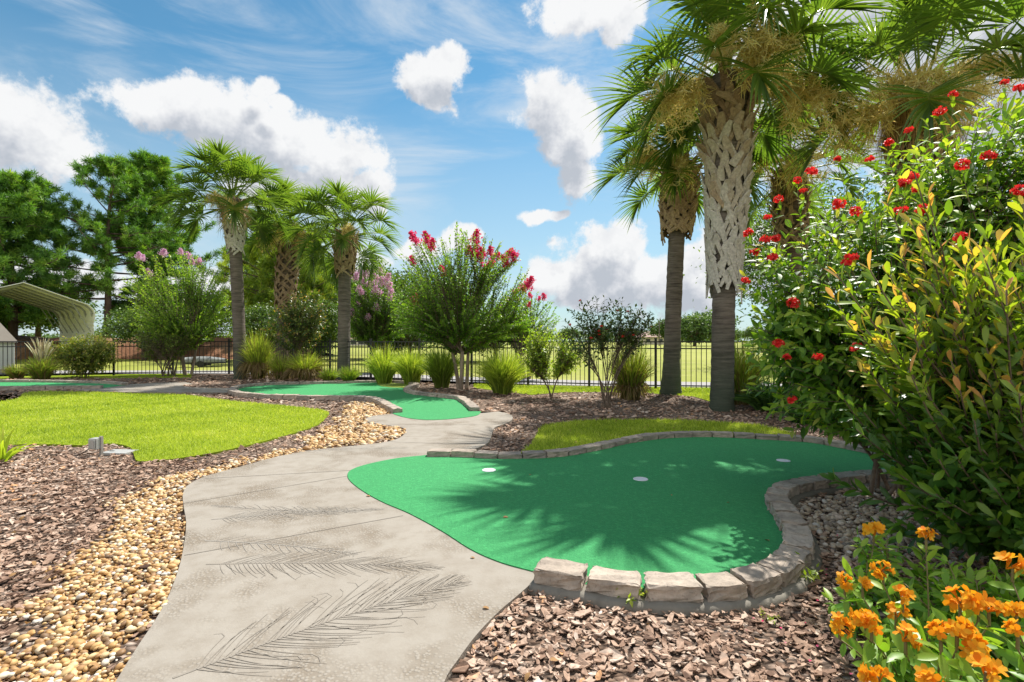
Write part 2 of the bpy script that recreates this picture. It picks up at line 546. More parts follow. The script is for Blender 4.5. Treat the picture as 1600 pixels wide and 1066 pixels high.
def mat_turf(name, c0, c1):
    m, nt = new_mat(name)
    co = worldco(nt)
    n1 = noise(nt, co, 150, 3, .8); n2 = noise(nt, co, 1.6, 4); n3 = noise(nt, co, 38, 4, .75)
    c = mixc(nt, nd(nt, 'MapRange', None, Value=n1, From_Min=.3, From_Max=.7).outputs[0], c0, c1)
    c = mixc(nt, nd(nt, 'MapRange', None, Value=n2, From_Min=.4, From_Max=.75, To_Max=.35).outputs[0], c, tuple(x * .72 for x in c1))
    c = mixc(nt, nd(nt, 'MapRange', None, Value=n3, From_Min=.5, From_Max=.72, To_Max=.4).outputs[0], c, tuple(min(1, x * 1.6) for x in c1))
    p = nd(nt, 'BsdfPrincipled', None, Base_Color=c, Roughness=.85, Specular_IOR_Level=.25, Sheen_Weight=.05, Sheen_Roughness=.5, Sheen_Tint=(.5, .9, .6, 1))
    hh = nd(nt, 'Math', {'operation': 'MULTIPLY_ADD'}, i0=n3, i1=.7, i2=n1).outputs[0]
    nt.links.new(bump(nt, hh, .8, .006), p.inputs['Normal'])
    finish(nt, p.outputs[0]); return m


def mat_dirt():
    m, nt = new_mat('red_brown_dirt')
    co = worldco(nt)
    n1 = noise(nt, co, .35, 5, .6); n2 = noise(nt, co, 5, 6, .7)
    c = ramp(nt, n1, [(.3, (.16, .075, .042)), (.5, (.25, .125, .07)), (.7, (.40, .27, .15))])
    c = mixc(nt, nd(nt, 'MapRange', None, Value=n2, From_Min=.35, From_Max=.7, To_Max=.6).outputs[0], c, (.10, .05, .03))
    p = nd(nt, 'BsdfPrincipled', None, Base_Color=c, Roughness=.95, Specular_IOR_Level=.1)
    nt.links.new(bump(nt, n2, .8, .15), p.inputs['Normal'])
    finish(nt, p.outputs[0]); return m


M_FIELD = mat_field(); M_LAWN0 = mat_lawn_base(); M_MULCH = mat_mulch()
M_CONC = mat_concrete('path_concrete', (.262, .232, .196), (.328, .297, .258), (.185, .150, .113))
M_CART = mat_concrete('cart_path_concrete', (.29, .275, .27), (.35, .33, .33), (.23, .215, .20), False)
M_FOOT = mat_concrete('footing_concrete', (.13, .118, .098), (.30, .275, .235), (.045, .04, .032), False)
M_TURF = mat_turf('putting_turf', (.012, .165, .058), (.054, .335, .108))
M_ROUGH = mat_turf('rough_turf', (.10, .16, .014), (.22, .26, .03))
M_DIRT = mat_dirt()


def sheet(name, poly, z, mat, thick=0.0, label=None, kind='structure', cat=None):
    poly = np.asarray(poly)
    a = .5 * np.sum(poly[:, 0] * np.roll(poly[:, 1], -1) - np.roll(poly[:, 0], -1) * poly[:, 1])
    if a < 0: poly = poly[::-1]
    n = len(poly)
    bm = bmesh.new()
    top = [bm.verts.new((x, y, z)) for x, y in poly]
    bm.faces.new(top)
    if thick:
        bot = [bm.verts.new((x, y, z - thick)) for x, y in poly]
        for i in range(n):
            bm.faces.new((top[i], bot[i], bot[(i + 1) % n], top[(i + 1) % n]))
    bmesh.ops.triangulate(bm, faces=[f for f in bm.faces if len(f.verts) > 4])
    me = bpy.data.meshes.new(name); bm.to_mesh(me); bm.free()
    o = obj(name, me, mat)
    return tag(o, label, cat, None, kind)


# ------------------------------------------------------------------ outlines on the ground
gz = .036; pz = .030
fence_line = np.array([[-30, 13.0], [-19.5, 16.3], [-14, 18.0], [-10.5, 19.0], [-4.33, 15.7], [1.83, 13.2], [3.62, 12.9], [9, 12.1], [16, 11.0]])

green_front = [(836, 893), (782, 878), (736, 858), (690, 829), (640, 802), (600, 785), (572, 770), (550, 754), (543, 743), (549, 734), (575, 725), (620, 716), (667, 711)]
back_row = [(667, 711), (702, 711), (735, 712), (770, 714), (810, 714), (850, 713), (884, 710), (914, 705), (944, 699), (975, 692), (1005, 687), (1040, 683), (1080, 681), (1120, 681), (1160, 683), (1198, 685), (1234, 687), (1270, 690), (1310, 697), (1350, 705), (1390, 715), (1418, 724), (1428, 733)]
front_row = [(838, 889), (880, 896), (918, 902), (958, 909), (1000, 914), (1040, 917), (1085, 917), (1130, 915), (1170, 909), (1202, 898), (1226, 884), (1240, 868), (1246, 850), (1243, 830), (1233, 812), (1222, 796), (1214, 783), (1217, 773), (1232, 764), (1256, 758), (1290, 753), (1335, 748), (1380, 745), (1415, 743), (1428, 733)]
GB = catmull(GP(back_row, .05), 6)
# the front row is listed along the middle of its block tops
FR = catmull(GP([(x, y - 6) for x, y in front_row], .09), 6)
green_poly = np.vstack([catmull(GP(green_front, gz), 6), GB, FR[::-1]])

path_left = [(60, 1300), (110, 1180), (180, 1066), (215, 1010), (245, 965), (268, 920), (284, 870), (291, 820), (287, 790), (286, 772), (294, 758), (322, 744), (380, 728), (440, 712), (500, 702), (560, 696), (605, 690), (626, 683), (634, 674), (628, 668), (602, 664), (578, 660), (571, 655), (582, 650), (606, 647)]
path_top = [(620, 646), (690, 650), (760, 645)]
path_right = [(778, 643), (796, 647), (801, 654), (790, 662), (773, 668), (768, 680), (763, 691), (746, 700), (725, 705), (700, 709), (690, 716)]
path_low = [(600, 740), (620, 780), (760, 860), (838, 897), (837, 904), (815, 925), (780, 955), (746, 990), (716, 1030), (694, 1066), (660, 1180), (640, 1300)]
path_poly = np.vstack([catmull(GP(path_left, pz), 6), GP(path_top, pz), catmull(GP(path_right, pz), 6), GP(path_low[:3], pz), catmull(GP(path_low[3:], pz), 5)])

mid_front = [(752, 643), (745, 649), (720, 653), (690, 655.5), (660, 655.5), (635, 652.5), (617, 647.5), (612, 644)]
mid_left = [(622, 644.5), (606, 636), (595, 629.5), (582, 625.5), (566, 623.5), (540, 622.8), (500, 622.5), (460, 621.8), (420, 620.4), (390, 618.4), (370, 615.6), (362, 612), (366, 609)]
mid_back = [(366, 608), (385, 604), (430, 601), (500, 599.5), (560, 598), (600, 597.5), (628, 598.5), (646, 601), (650, 603.5), (640, 606.5), (636, 610.5), (646, 615), (672, 618.5), (700, 621.5), (718, 624), (727, 629), (737, 637), (742, 642)]
ML = catmull(GP(mid_left, .04), 5); MBK = catmull(GP(mid_back, .04), 5)
mid_poly = np.vstack([catmull(GP(mid_front, gz), 5), ML, MBK])

far_front = [(-260, 609), (-150, 608.5), (-60, 608), (20, 607.5), (80, 607), (135, 606.5), (160, 606)]
far_back = [(196, 601.5), (180, 600), (150, 598.5), (120, 598), (80, 597.2), (20, 596.8), (-60, 596.5), (-150, 596), (-260, 596)]
FF = catmull(GP(far_front, .04), 4); FB = catmull(GP(far_back, .04), 4)
far_poly = np.vstack([FF, FB])
path2 = [(120, 608.5), (160, 606), (196, 601.2), (240, 598.2), (290, 597.5), (300, 599.5), (280, 602.5), (300, 605.5), (345, 606.2), (372, 606.8), (366, 613), (340, 613.5), (280, 613), (200, 612.5), (140, 611)]
path2_poly = GP(path2, pz)
lawn_l = [(-420, 700), (-200, 699), (-80, 697), (0, 695), (50, 692.5), (95, 693.5), (129, 694.5), (153, 693), (178, 692), (196, 695), (207, 701), (210, 711), (216, 719), (245, 718), (284, 714), (328, 707), (372, 698), (415, 687.5), (463, 674.5), (494, 663.5), (510, 651), (512, 642.5), (481, 637), (415, 630.5), (350, 624.5), (306, 618.5), (270, 615.5), (200, 614), (131, 612), (60, 611.5), (36, 615), (30, 621), (0, 627), (-60, 629), (-200, 630), (-420, 631)]
LL = catmull(GP(lawn_l, .03), 3, True)
lawn_r = [(814, 707), (826, 697), (836, 684), (842, 671), (852, 664), (900, 657.5), (960, 656), (1057, 656), (1120, 659), (1185, 664), (1238, 676), (1234, 686), (1198, 684), (1160, 682), (1120, 680), (1080, 680), (1040, 682), (1005, 686), (975, 691), (944, 698), (914, 704), (884, 709), (850, 712)]
LR = GP(lawn_r, .02)
lawn_f = [(-200, 597), (60, 590.5), (178, 591), (245, 590), (300, 590), (300, 584), (178, 585.5), (-200, 592)]
lawn_f2 = [(740, 606), (830, 617), (880, 613), (930, 612.5), (1010, 614), (1085, 620), (1112, 628), (1180, 624), (1300, 620), (1300, 606), (1120, 606.5), (900, 604.5), (740, 601)]
LF2 = GP(lawn_f2, .01); LF = GP(lawn_f, .01)
peb_l = [(-120, 1240), (-60, 1075), (0, 1018), (50, 960), (87, 923), (118, 882), (146, 849), (176, 818), (190, 788), (228, 762), (282, 742), (320, 733), (380, 722), (440, 708), (480, 701), (500, 706), (440, 716), (380, 732), (320, 750), (300, 762), (300, 830), (276, 920), (250, 975), (180, 1075), (110, 1190), (80, 1290)]
PL = GP(peb_l)
peb_m = [(470, 690), (520, 668), (538, 650), (545, 638), (560, 628), (590, 632), (618, 647), (575, 655), (600, 662), (640, 670), (630, 686), (560, 698), (500, 704)]
PM = GP(peb_m)
peb_r = [(1236, 800), (1258, 782), (1290, 776), (1380, 766), (1470, 790), (1500, 850), (1420, 880), (1330, 890), (1285, 860), (1262, 830)]
PR = GP(peb_r)

ground = sheet('ground', [(-2500, -60), (2500, -60), (2500, 3500), (-2500, 3500)], -.02, M_FIELD, 0, 'yellow green open grass field stretching to the far trees')
bed = np.vstack([[[-26, -3]], [[14, -3]], [[14, 11.3]], np.array([[9, 12.1], [3.62, 12.9], [1.83, 13.2], [-4.33, 15.7], [-10.5, 19.0], [-14, 18.0], [-19.5, 16.3], [-26, 14.2]])])
sheet('mulch_bed', bed, 0.0, M_MULCH, .02, 'brown bark mulch bed around the putting greens')
sheet('garden_path', path_poly, pz, M_CONC, .07, 'pale stamped concrete garden path winding to the middle green')
sheet('garden_path', path2_poly, pz, M_CONC, .05, 'grey concrete path between the middle and far left greens')
sheet('putting_green', green_poly, gz, M_TURF, .04, 'large near putting green of artificial turf with three holes')
sheet('putting_green', mid_poly, gz, M_TURF, .04, 'middle putting green of artificial turf beyond the concrete path')
sheet('putting_green', far_poly, gz, M_TURF, .04, 'far left strip of putting green by the carport side')
sheet('lawn', LL, .022, M_LAWN0, .03, 'bright kidney shaped lawn left of the path')
sheet('lawn', LR, .018, M_LAWN0, .03, 'small shaded lawn behind the near putting green')
sheet('lawn', LF2, .012, M_LAWN0, .02, 'grass strip along the fence behind the palms')
sheet('lawn', LF, .012, M_LAWN0, .02, 'grass strip along the fence by the left bushes')
rt1 = GP([(588, 600), (600, 598), (628, 599), (644, 601), (646, 603.5), (634, 606), (612, 605.5), (596, 603.5)], gz + .004)
rt2 = GP([(372, 613), (385, 614.5), (410, 616), (450, 618.6), (440, 620), (410, 619), (385, 617.4), (372, 615.2)], gz + .004)
sheet('rough_turf', rt1, gz + .004, M_ROUGH, .004, 'olive rough turf patch in the back corner of the middle green')
sheet('rough_turf', rt2, gz + .004, M_ROUGH, .004, 'olive rough turf patch at the left tip of the middle green')
# cart path outside the fence
cp_c = catmull(np.array([[-34, 19.8], [-24, 20.2], [-14, 20.4], [-9, 20.0], [-4, 17.8], [1, 15.4], [5, 14.5], [10, 13.6], [20, 12.3]]), 6)
tn = nrm(np.gradient(cp_c, axis=0)); no = np.stack([-tn[:, 1], tn[:, 0]], 1)
sheet('cart_path', np.vstack([cp_c - no * .95, (cp_c + no * .95)[::-1]]), -.008, M_CART, .02, 'pale concrete cart path running behind the black fence')

# dirt berm behind the fence on the left
bm = bmesh.new()
nx, ny = 60, 10
x = np.linspace(-44, -15.5, nx); yy = np.linspace(0, 1, ny)
gv = []
for i, xx in enumerate(x):
    end = min(1, (xx + 46) / 6, (-15 - xx) / 6) if True else 1
    y0 = 34 + (xx + 26) * .03
    row = []
    for j, t in enumerate(yy):
        hgt = 1.5 * max(0, end) ** .7 * math.sin(PI * min(1, t * 1.0)) ** .6 if 0 < t < 1 else -.03
        row.append(bm.verts.new((xx, y0 + t * 11 + .3 * math.sin(xx * .7 + t * 3), hgt * (1 + .1 * math.sin(xx * 1.1)) + rng.normal(0, .04))))
    gv.append(row)
for i in range(nx - 1):
    for j in range(ny - 1):
        bm.faces.new((gv[i][j], gv[i + 1][j], gv[i + 1][j + 1], gv[i][j + 1]))
me = bpy.data.meshes.new('dirt_mound'); bm.to_mesh(me); bm.free()
for p_ in me.polygons: p_.use_smooth = True
tag(obj('dirt_mound', me, M_DIRT), 'long low mound of red brown dirt behind the left fence', None, None, 'structure')

# ------------------------------------------------------------------ palm frond imprints and joints in the concrete
M_IMP = solid('imprint_dirt', (.240, .211, .178), .95, nscale=22, namt=.3)
M_IMP2 = solid('faint_imprint_dirt', (.265, .24, .21), .95, nscale=40, namt=.25)
M_JOINT = solid('joint_dirt', (.14, .12, .10), .95, nscale=30, namt=.3)


def strip2(mb, P, w0, z):
    P = np.asarray(P); n = len(P)
    T = nrm(np.gradient(P, axis=0)); nn = np.stack([-T[:, 1], T[:, 0]], 1)
    w_ = np.broadcast_to(w0, (n,))[:, None] / 2
    L = np.c_[P + nn * w_, np.full(n, z)]; Q = np.c_[P - nn * w_, np.full(n, z)]
    i = np.arange(n - 1)
    mb.add(np.vstack([L, Q]), np.stack([i, i + n, i + n + 1, i + 1], 1))


def imprint(base, tip, length_side, n, seed, k=.9, wl=.0042, curl0=.3, mat=None, zoff=.0015):
    r = np.random.default_rng(seed)
    mb = MB()
    A = G(*base, pz)[:2]; B = G(*tip, pz)[:2]
    L = np.linalg.norm(B - A); d = (B - A) / L; s = np.array([-d[1], d[0]])
    t = np.linspace(0, 1, 20)
    mid = A + np.outer(t * L, d) + np.outer(np.sin(t * PI) * .03 * L, s)
    strip2(mb, mid, np.linspace(.011, .004, 20), pz + zoff)
    for i in range(n):
        ti = .06 + .93 * i / n
        p = A + d * ti * L + s * math.sin(ti * PI) * .03 * L
        for sg in (-1, 1):
            if r.random() < .08: continue
            ll = length_side * (math.sin(PI * min(1, ti * .75 + .22)) ** .8) * r.uniform(.75, 1.1)
            a = R(58) * (1 - .55 * ti) + r.normal(0, .09)
            u = np.linspace(0, 1, 9)
            hook = (r.random() < curl0 * (1 - ti)) * r.uniform(1.0, 2.4) * r.choice([-1, 1])
            an = a - .3 * u + hook * np.clip(u - .75, 0, 1) * 4 + r.normal(0, .04)
            st = ll / 8
            dx = np.cumsum(np.cos(an)) * st; dy = np.cumsum(np.sin(an)) * st
            Pp = p + np.outer(dx, d) + np.outer(dy * sg, s)
            strip2(mb, np.vstack([p, Pp]), np.linspace(wl, wl * .45, 10), pz + zoff + .0006)
    return mb


path_o = [o for o in col.objects if o.name == 'garden_path'][0]
for i, (b, t_, ls, n, m_) in enumerate([((270, 1060), (722, 908), .34, 52, M_IMP), ((322, 882), (690, 888), .22, 50, M_IMP), ((330, 812), (600, 796), .17, 44, M_IMP2), ((560, 800), (330, 790), .15, 26, M_IMP2), ((320, 845), (560, 866), .15, 20, M_IMP2), ((470, 705), (640, 700), .2, 20, M_IMP2)]):
    imprint(b, t_, ls, n, 30 + i, mat=m_).build('frond_imprint', m_, path_o)
mb = MB()
for a, b in (((288, 868), (630, 806)), ((286, 787), (556, 742)), ((320, 748), (552, 735)), ((585, 664), (770, 664)), ((600, 690), (700, 694))):
    A = G(*a, pz)[:2]; B = G(*b, pz)[:2]
    strip2(mb, resample([A, B], n=8), .008, pz + .0012)
mb.build('expansion_joints', M_JOINT, path_o)


# ------------------------------------------------------------------ edging blocks
M_STONE, nt = new_mat('edging_stone')
a_ = nd(nt, 'Attribute', {'attribute_name': 'var'}).outputs['Fac']
c_ = ramp(nt, a_, [(0, (.20, .18, .165)), (.35, (.33, .285, .25)), (.7, (.45, .37, .30)), (1, (.52, .44, .37))])
co_ = worldco(nt)
s1 = noise(nt, co_, 14, 6, .65); s2 = noise(nt, co_, 60, 5, .7); s3 = noise(nt, co_, 3.0, 3)
c_ = mixc(nt, nd(nt, 'MapRange', None, Value=s1, From_Min=.4, From_Max=.72, To_Max=.65).outputs[0], c_, (.17, .145, .125))
c_ = mixc(nt, nd(nt, 'MapRange', None, Value=s2, From_Min=.56, From_Max=.75, To_Max=.7).outputs[0], c_, (.09, .08, .072))
c_ = mixc(nt, nd(nt, 'MapRange', None, Value=s3, From_Min=.52, From_Max=.72, To_Max=.45).outputs[0], c_, (.14, .13, .115))
pp = nd(nt, 'BsdfPrincipled', None, Base_Color=c_, Roughness=.92, Specular_IOR_Level=.2)
hh = nd(nt, 'Math', {'operation': 'MULTIPLY_ADD'}, i0=s1, i1=1.5, i2=s2).outputs[0]
nt.links.new(bump(nt, hh, .7, .008), pp.inputs['Normal'])
finish(nt, pp.outputs[0])


def unit_block():
    g = np.array([-1, -.9, -.5, 0, .5, .9, 1])
    n = len(g)
    idx = {}; V = []; Fc = []

    def vid(i, j, k):
        if (i, j, k) not in idx:
            idx[(i, j, k)] = len(V); V.append((g[i], g[j], g[k]))
        return idx[(i, j, k)]
    for s_, fl in ((0, 0), (n - 1, 1)):
        for a in range(n - 1):
            for b in range(n - 1):
                for ax in range(3):
                    q = []
                    for da, db in ((0, 0), (1, 0), (1, 1), (0, 1)):
                        t = [a + da, b + db]; t.insert(ax, s_); q.append(vid(*t))
                    if (fl == 0) != (ax == 1): q = q[::-1]
                    Fc.append(q)
    return np.array(V), np.array(Fc)


UB_V, UB_F = unit_block()
ORD = ['first', 'second', 'third', 'fourth', 'fifth', 'sixth', 'seventh', 'eighth', 'ninth', 'tenth', 'eleventh', 'twelfth', 'thirteenth', 'fourteenth', 'fifteenth', 'sixteenth', 'seventeenth', 'eighteenth', 'nineteenth', 'twentieth']
TENS = {20: 'twenty', 30: 'thirty', 40: 'forty', 50: 'fifty', 60: 'sixty', 70: 'seventy'}


def ordinal(i):
    if i < 20: return ORD[i]
    t = (i + 1) // 10 * 10
    return {30: 'thirtieth', 40: 'fortieth', 50: 'fiftieth', 60: 'sixtieth', 70: 'seventieth'}[t] if (i + 1) % 10 == 0 else TENS[t] + '-' + ORD[(i + 1) % 10 - 1]


def edging(curve, length, depth, z0, z1, label, group, gap=.012, tone=(.4, .9), side=0.0, rough=.005, first=0, flen=.27):
    c = resample(curve, .01)
    d = np.r_[0, np.cumsum(np.linalg.norm(np.diff(c, axis=0), axis=1))]
    m = max(1, int((d[-1] - first * flen) // length)); n = m + first
    cuts = np.r_[np.arange(first) * flen, first * flen + (d[-1] - first * flen) * np.arange(m + 1) / m]
    for i in range(n):
        s0, s1_ = cuts[i] + gap / 2, cuts[i + 1] - gap / 2
        V = UB_V.copy()
        e = (np.abs(V) > .95).sum(1) >= 2
        V[e] *= .975
        s = s0 + (s1_ - s0) * (V[:, 0] + 1) / 2
        P = np.stack([np.interp(s, d, c[:, 0]), np.interp(s, d, c[:, 1])], 1)
        ds = .02
        Tn = nrm(np.stack([np.interp(s + ds, d, c[:, 0]) - np.interp(s - ds, d, c[:, 0]), np.interp(s + ds, d, c[:, 1]) - np.interp(s - ds, d, c[:, 1])], 1))
        Nn = np.stack([-Tn[:, 1], Tn[:, 0]], 1)
        hz = rng.normal(0, .003)
        taper = 1 - .06 * (V[:, 2] + 1) / 2
        P = P + Nn * (V[:, 1] * depth / 2 * taper + side + rng.normal(0, .004))[:, None]
        Z = z0 + (z1 - z0) * (V[:, 2] + 1) / 2 + hz * (V[:, 2] > 0)
        X = np.c_[P, Z] + rng.normal(0, rough, (len(V), 3)) * np.array([1, 1, .55])
        ctr = np.r_[X[:, :2].mean(0), 0]
        mb = MB(); mb.add(X - ctr, UB_F, float(np.clip(rng.uniform(*tone), 0, 1)))
        o = mb.build('edging_block', M_STONE, None, False)
        o.location = tuple(ctr)
        tag(o, label.format(ordinal(i)), 'edging block', group)


edging(resample(FR, .02), .198, .15, .035, .101, '{} stone edging block from the path along the front rim of the near green', 'stone blocks edging the near putting green', gap=.026, tone=(.5, 1), rough=.0045, first=3, flen=.262)
edging(resample(GB, .02), .245, .145, .0, .09, '{} stone edging block from the path along the back rim of the near green', 'stone blocks edging the near putting green', tone=(.25, .75), side=.05, rough=.004)
edging(resample(ML, .02), .30, .17, .0, .10, '{} stone edging block from the path along the lawn side of the middle green', 'stone blocks edging the middle putting green', tone=(.3, .8))
edging(resample(MBK[::-1], .02), .30, .17, .0, .10, '{} stone edging block from the path along the fence side of the middle green', 'stone blocks edging the middle putting green', tone=(.35, .85))
edging(resample(FF[::-1], .02), .40, .17, .0, .10, '{} edging block from the grey path on the lawn side of the far left green', 'stone blocks edging the far left green', tone=(.3, .7))
edging(resample(FB, .02), .40, .17, .0, .10, '{} edging block from the grey path on the bush side of the far left green', 'stone blocks edging the far left green', tone=(.3, .7))

# concrete footing under the front row
c = resample(FR, .05); T_ = nrm(np.gradient(c, axis=0)); N_ = np.stack([-T_[:, 1], T_[:, 0]], 1)
V = []
for p, n_ in zip(c, N_):
    out = -n_ if np.dot(-n_, n_) < 0 else n_
    r_ = rng.normal(0, .004)
    for off, z in ((.05, -.01), (.05, .033), (-.100 + r_, .036 + rng.normal(0, .003)), (-.118 + r_, .020), (-.125 + r_, -.01)):
        V.append([p[0] + n_[0] * off, p[1] + n_[1] * off, z])
V = np.array(V); m_ = len(c); q = []
for i in range(m_ - 1):
    for j in range(4):
        a = i * 5 + j
        q.append([a, a + 1, a + 6, a + 5])
mbf = MB(); mbf.add(V, [np.array(q), np.array([[4, 3, 2, 1, 0], [(m_ - 1) * 5 + k for k in range(5)]])])
o = mbf.build('concrete_footing', M_FOOT); tag(o, 'curved grey concrete footing under the front blocks of the near green', 'footing')

# golf cups
M_CUP = solid('white_cup_plastic', (.66, .67, .70), .5)
for (px, py), lb in (((1001, 749), 'white golf cup in the middle of the near green'), ((764, 735), 'white golf cup nearest the path end of the near green'), ((1224, 720), 'white golf cup at the shrub end of the near green')):
    g = G(px, py, gz)
    t = thing('golf_cup', (g[0], g[1], gz), lb, 'golf cup', 'golf cups in the near green')
    an = np.linspace(0, 2 * PI, 33)[:-1]
    mb = MB()
    prof = [(.050, .0025), (.052, .005), (.061, .005), (.063, .0015)]
    V = np.array([[r * math.cos(a), r * math.sin(a), z] for r, z in prof for a in an]); k = np.arange(32)
    mb.add(V, np.concatenate([np.stack([j * 32 + k, (j + 1) * 32 + k, (j + 1) * 32 + (k + 1) % 32, j * 32 + (k + 1) % 32], 1) for j in range(3)]))
    mb.build('cup_rim', M_CUP, t)
    mb = MB(); V = np.array([[.050 * math.cos(a), .050 * math.sin(a), .0022] for a in an]); mb.add(V, np.arange(32)[None])
    mb.build('cup_plug', M_CUP, t)

# ------------------------------------------------------------------ chips, pebbles, lawn blades
M_CHIP = varmat('bark_chips', [(0, (.09, .050, .034)), (.25, (.235, .143, .098)), (.55, (.38, .255, .185)), (.8, (.48, .355, .275)), (.95, (.56, .46, .385)), (1, (.50, .27, .135))], .85, 55, .35)
M_PEB = varmat('river_pebbles', [(0, (.13, .08, .045)), (.2, (.30, .165, .07)), (.42, (.48, .275, .10)), (.66, (.59, .40, .18)), (.85, (.62, .51, .35)), (1, (.60, .57, .52))], .6, 40, .22, spec=.4)
M_PEBG = varmat('grey_tan_pebbles', [(0, (.16, .13, .11)), (.4, (.36, .29, .22)), (.75, (.52, .42, .31)), (1, (.60, .57, .53))], .6, 40, .22, spec=.4)
EXCL = [path_poly, green_poly, mid_poly, far_poly, path2_poly, LL, LR, LF, LF2]
FOOT = np.vstack([c + N_ * .06, (c - N_ * .112)[::-1]])


def scatter(n, y0, y1, side=1.12):
    u = rng.random(n)
    y = np.sqrt(y0 ** 2 + (y1 ** 2 - y0 ** 2) * u)
    x = rng.uniform(-1, 1, n) * (y * side + .4)
    return np.c_[x, y]


def keep_out(p, polys):
    k = np.ones(len(p), bool)
    for q in polys:
        k &= ~inpoly(p, q)
    return k


def chip_tmpl(r):
    n = 6
    an = np.sort(r.uniform(0, 2 * PI, n)); an = np.linspace(0, 2 * PI, n, endpoint=False) + r.normal(0, .22, n)
    o_ = np.c_[np.cos(an) * r.uniform(.7, 1.1, n) * .5, np.sin(an) * r.uniform(.6, 1.1, n) * .24]
    zt = .06 * r.normal(0, 1, n)
    top = np.c_[o_, zt + .03]; bot = np.c_[o_ * .95, zt - .03]
    k = np.arange(n)
    return np.vstack([top, bot]), [k[None], np.stack([k, k + n, (k + 1) % n + n, (k + 1) % n], 1)]


def rand_rot(n, tilt):
    a = rng.uniform(0, 2 * PI, n); ca, sa = np.cos(a), np.sin(a)
    N = nrm(np.c_[rng.normal(0, tilt, (n, 2)), np.ones(n)])
    return frames(np.c_[ca, sa, np.zeros(n)] - N * (N[:, 0] * ca + N[:, 1] * sa)[:, None], N)


mb = MB()
for y0, y1, dens, sc in ((1.25, 3.2, 2300, 1.0), (3.2, 5.2, 1500, 1.1), (5.2, 8, 520, 1.4), (8, 12, 170, 2.0), (12, 18, 60, 2.6)):
    area = 1.12 * (y1 ** 2 - y0 ** 2) + .8 * (y1 - y0)
    p = scatter(int(area * dens), y0, y1)
    p = p[keep_out(p, EXCL + [FOOT])]
    p = p[inpoly(p, bed)]
    inp = inpoly(p, PL) | inpoly(p, PM)
    p = p[~inp | (rng.random(len(p)) < .12)]
    inr = inpoly(p, PR)
    p = p[~inr | (rng.random(len(p)) < .35)]
    for k in range(6):
        s = p[k::6]; n = len(s)
        tv, tf = chip_tmpl(rng)
        sz = rng.gamma(2.5, .0112, n) * sc + .009
        M = rand_rot(n, .22) * sz[:, None, None]
        v = np.clip(rng.beta(1.8, 1.9, n) + .12 * np.sin(s[:, 0] * 2.1 + s[:, 1]) , 0, 1)
        mb.inst(tv, tf, M, np.c_[s, rng.uniform(.003, .022, n)], v)
o = mb.build('mulch_chips', M_CHIP, None, False); tag(o, 'loose brown and grey bark chips covering the planting beds', 'mulch', None, 'stuff')


def ico(seed):
    bm = bmesh.new(); bmesh.ops.create_icosphere(bm, subdivisions=1 + 1 * 0 + 0, radius=1)
    bmesh.ops.subdivide_edges(bm, edges=bm.edges[:], cuts=1, use_grid_fill=True)
    r = np.random.default_rng(seed)
    V = nrm(np.array([v.co[:] for v in bm.verts])); Fc = np.array([[v.index for v in f.verts] for f in bm.faces])
    bm.free()
    d = nrm(r.normal(size=(5, 3))); k = np.clip((V @ d.T), -1, .55).sum(1)
    V = V * (1 + .13 * (k[:, None] - k.mean())) * np.array([1, r.uniform(.65, .9), r.uniform(.45, .62)])
    return V, Fc


def pebbles(poly, dens, y0, y1, rad, name, mat, label, layers=1, tone=(1.25, 1.25), fade=None):
    mb = MB()
    lo, hi = poly.min(0) - .15, poly.max(0) + .15
    ar = np.prod(hi - lo); n = int(ar * dens)
    p = np.c_[rng.uniform(lo[0], hi[0], n), rng.uniform(lo[1], hi[1], n)]
    jt = p + .09 * np.c_[np.sin(p[:, 1] * 9 + 2 * np.sin(p[:, 0] * 7)), np.sin(p[:, 0] * 8 + 1)] + rng.normal(0, .045, p.shape)
    p = p[inpoly(jt, poly) & keep_out(p, EXCL + [FOOT]) & (p[:, 1] > y0) & (p[:, 1] < y1)]
    for k in range(6):
        s = p[k::6]; n = len(s)
        tv, tf = ico(50 + k)
        sz = np.clip(rng.gamma(9, rad / 9, n), rad * .45, rad * 2)
        M = rand_rot(n, .35) * sz[:, None, None]
        mb.inst(tv, tf, M, np.c_[s, sz * .3 + rng.uniform(0, .016, n)], np.clip(rng.beta(*tone, n), 0, 1))
    return mb


mb = pebbles(PL, 4200, 1.2, 3.6, .0118, 'p', None, '')
m2 = pebbles(PL, 2400, 3.6, 6.2, .0138, 'p', None, ''); m3 = pebbles(PM, 900, 5.5, 11, .022, 'p', None, '', tone=(1.5, 1.7))
for x in (m2, m3):
    for v, a in zip(x.v, x.a): pass
    for q in x.f: mb.f.append(q + mb.n)
    mb.v += x.v; mb.a += x.a; mb.n += x.n
tag(mb.build('pebbles', M_PEB), 'tan and golden river pebbles along the left edge of the path', 'pebbles', None, 'stuff')
mb = pebbles(PR, 1500, 1.5, 6, .0155, 'p', None, '')
tag(mb.build('pebbles', M_PEBG), 'grey tan pebbles beside the curved rim of the near green', 'pebbles', None, 'stuff')

M_BLADE = foliage('lawn_blades', [(0, (.105, .165, .014)), (.45, (.265, .325, .034)), (.8, (.375, .41, .060)), (1, (.48, .45, .14))], .38, (1.25, 1.3, .5), .5, .3)


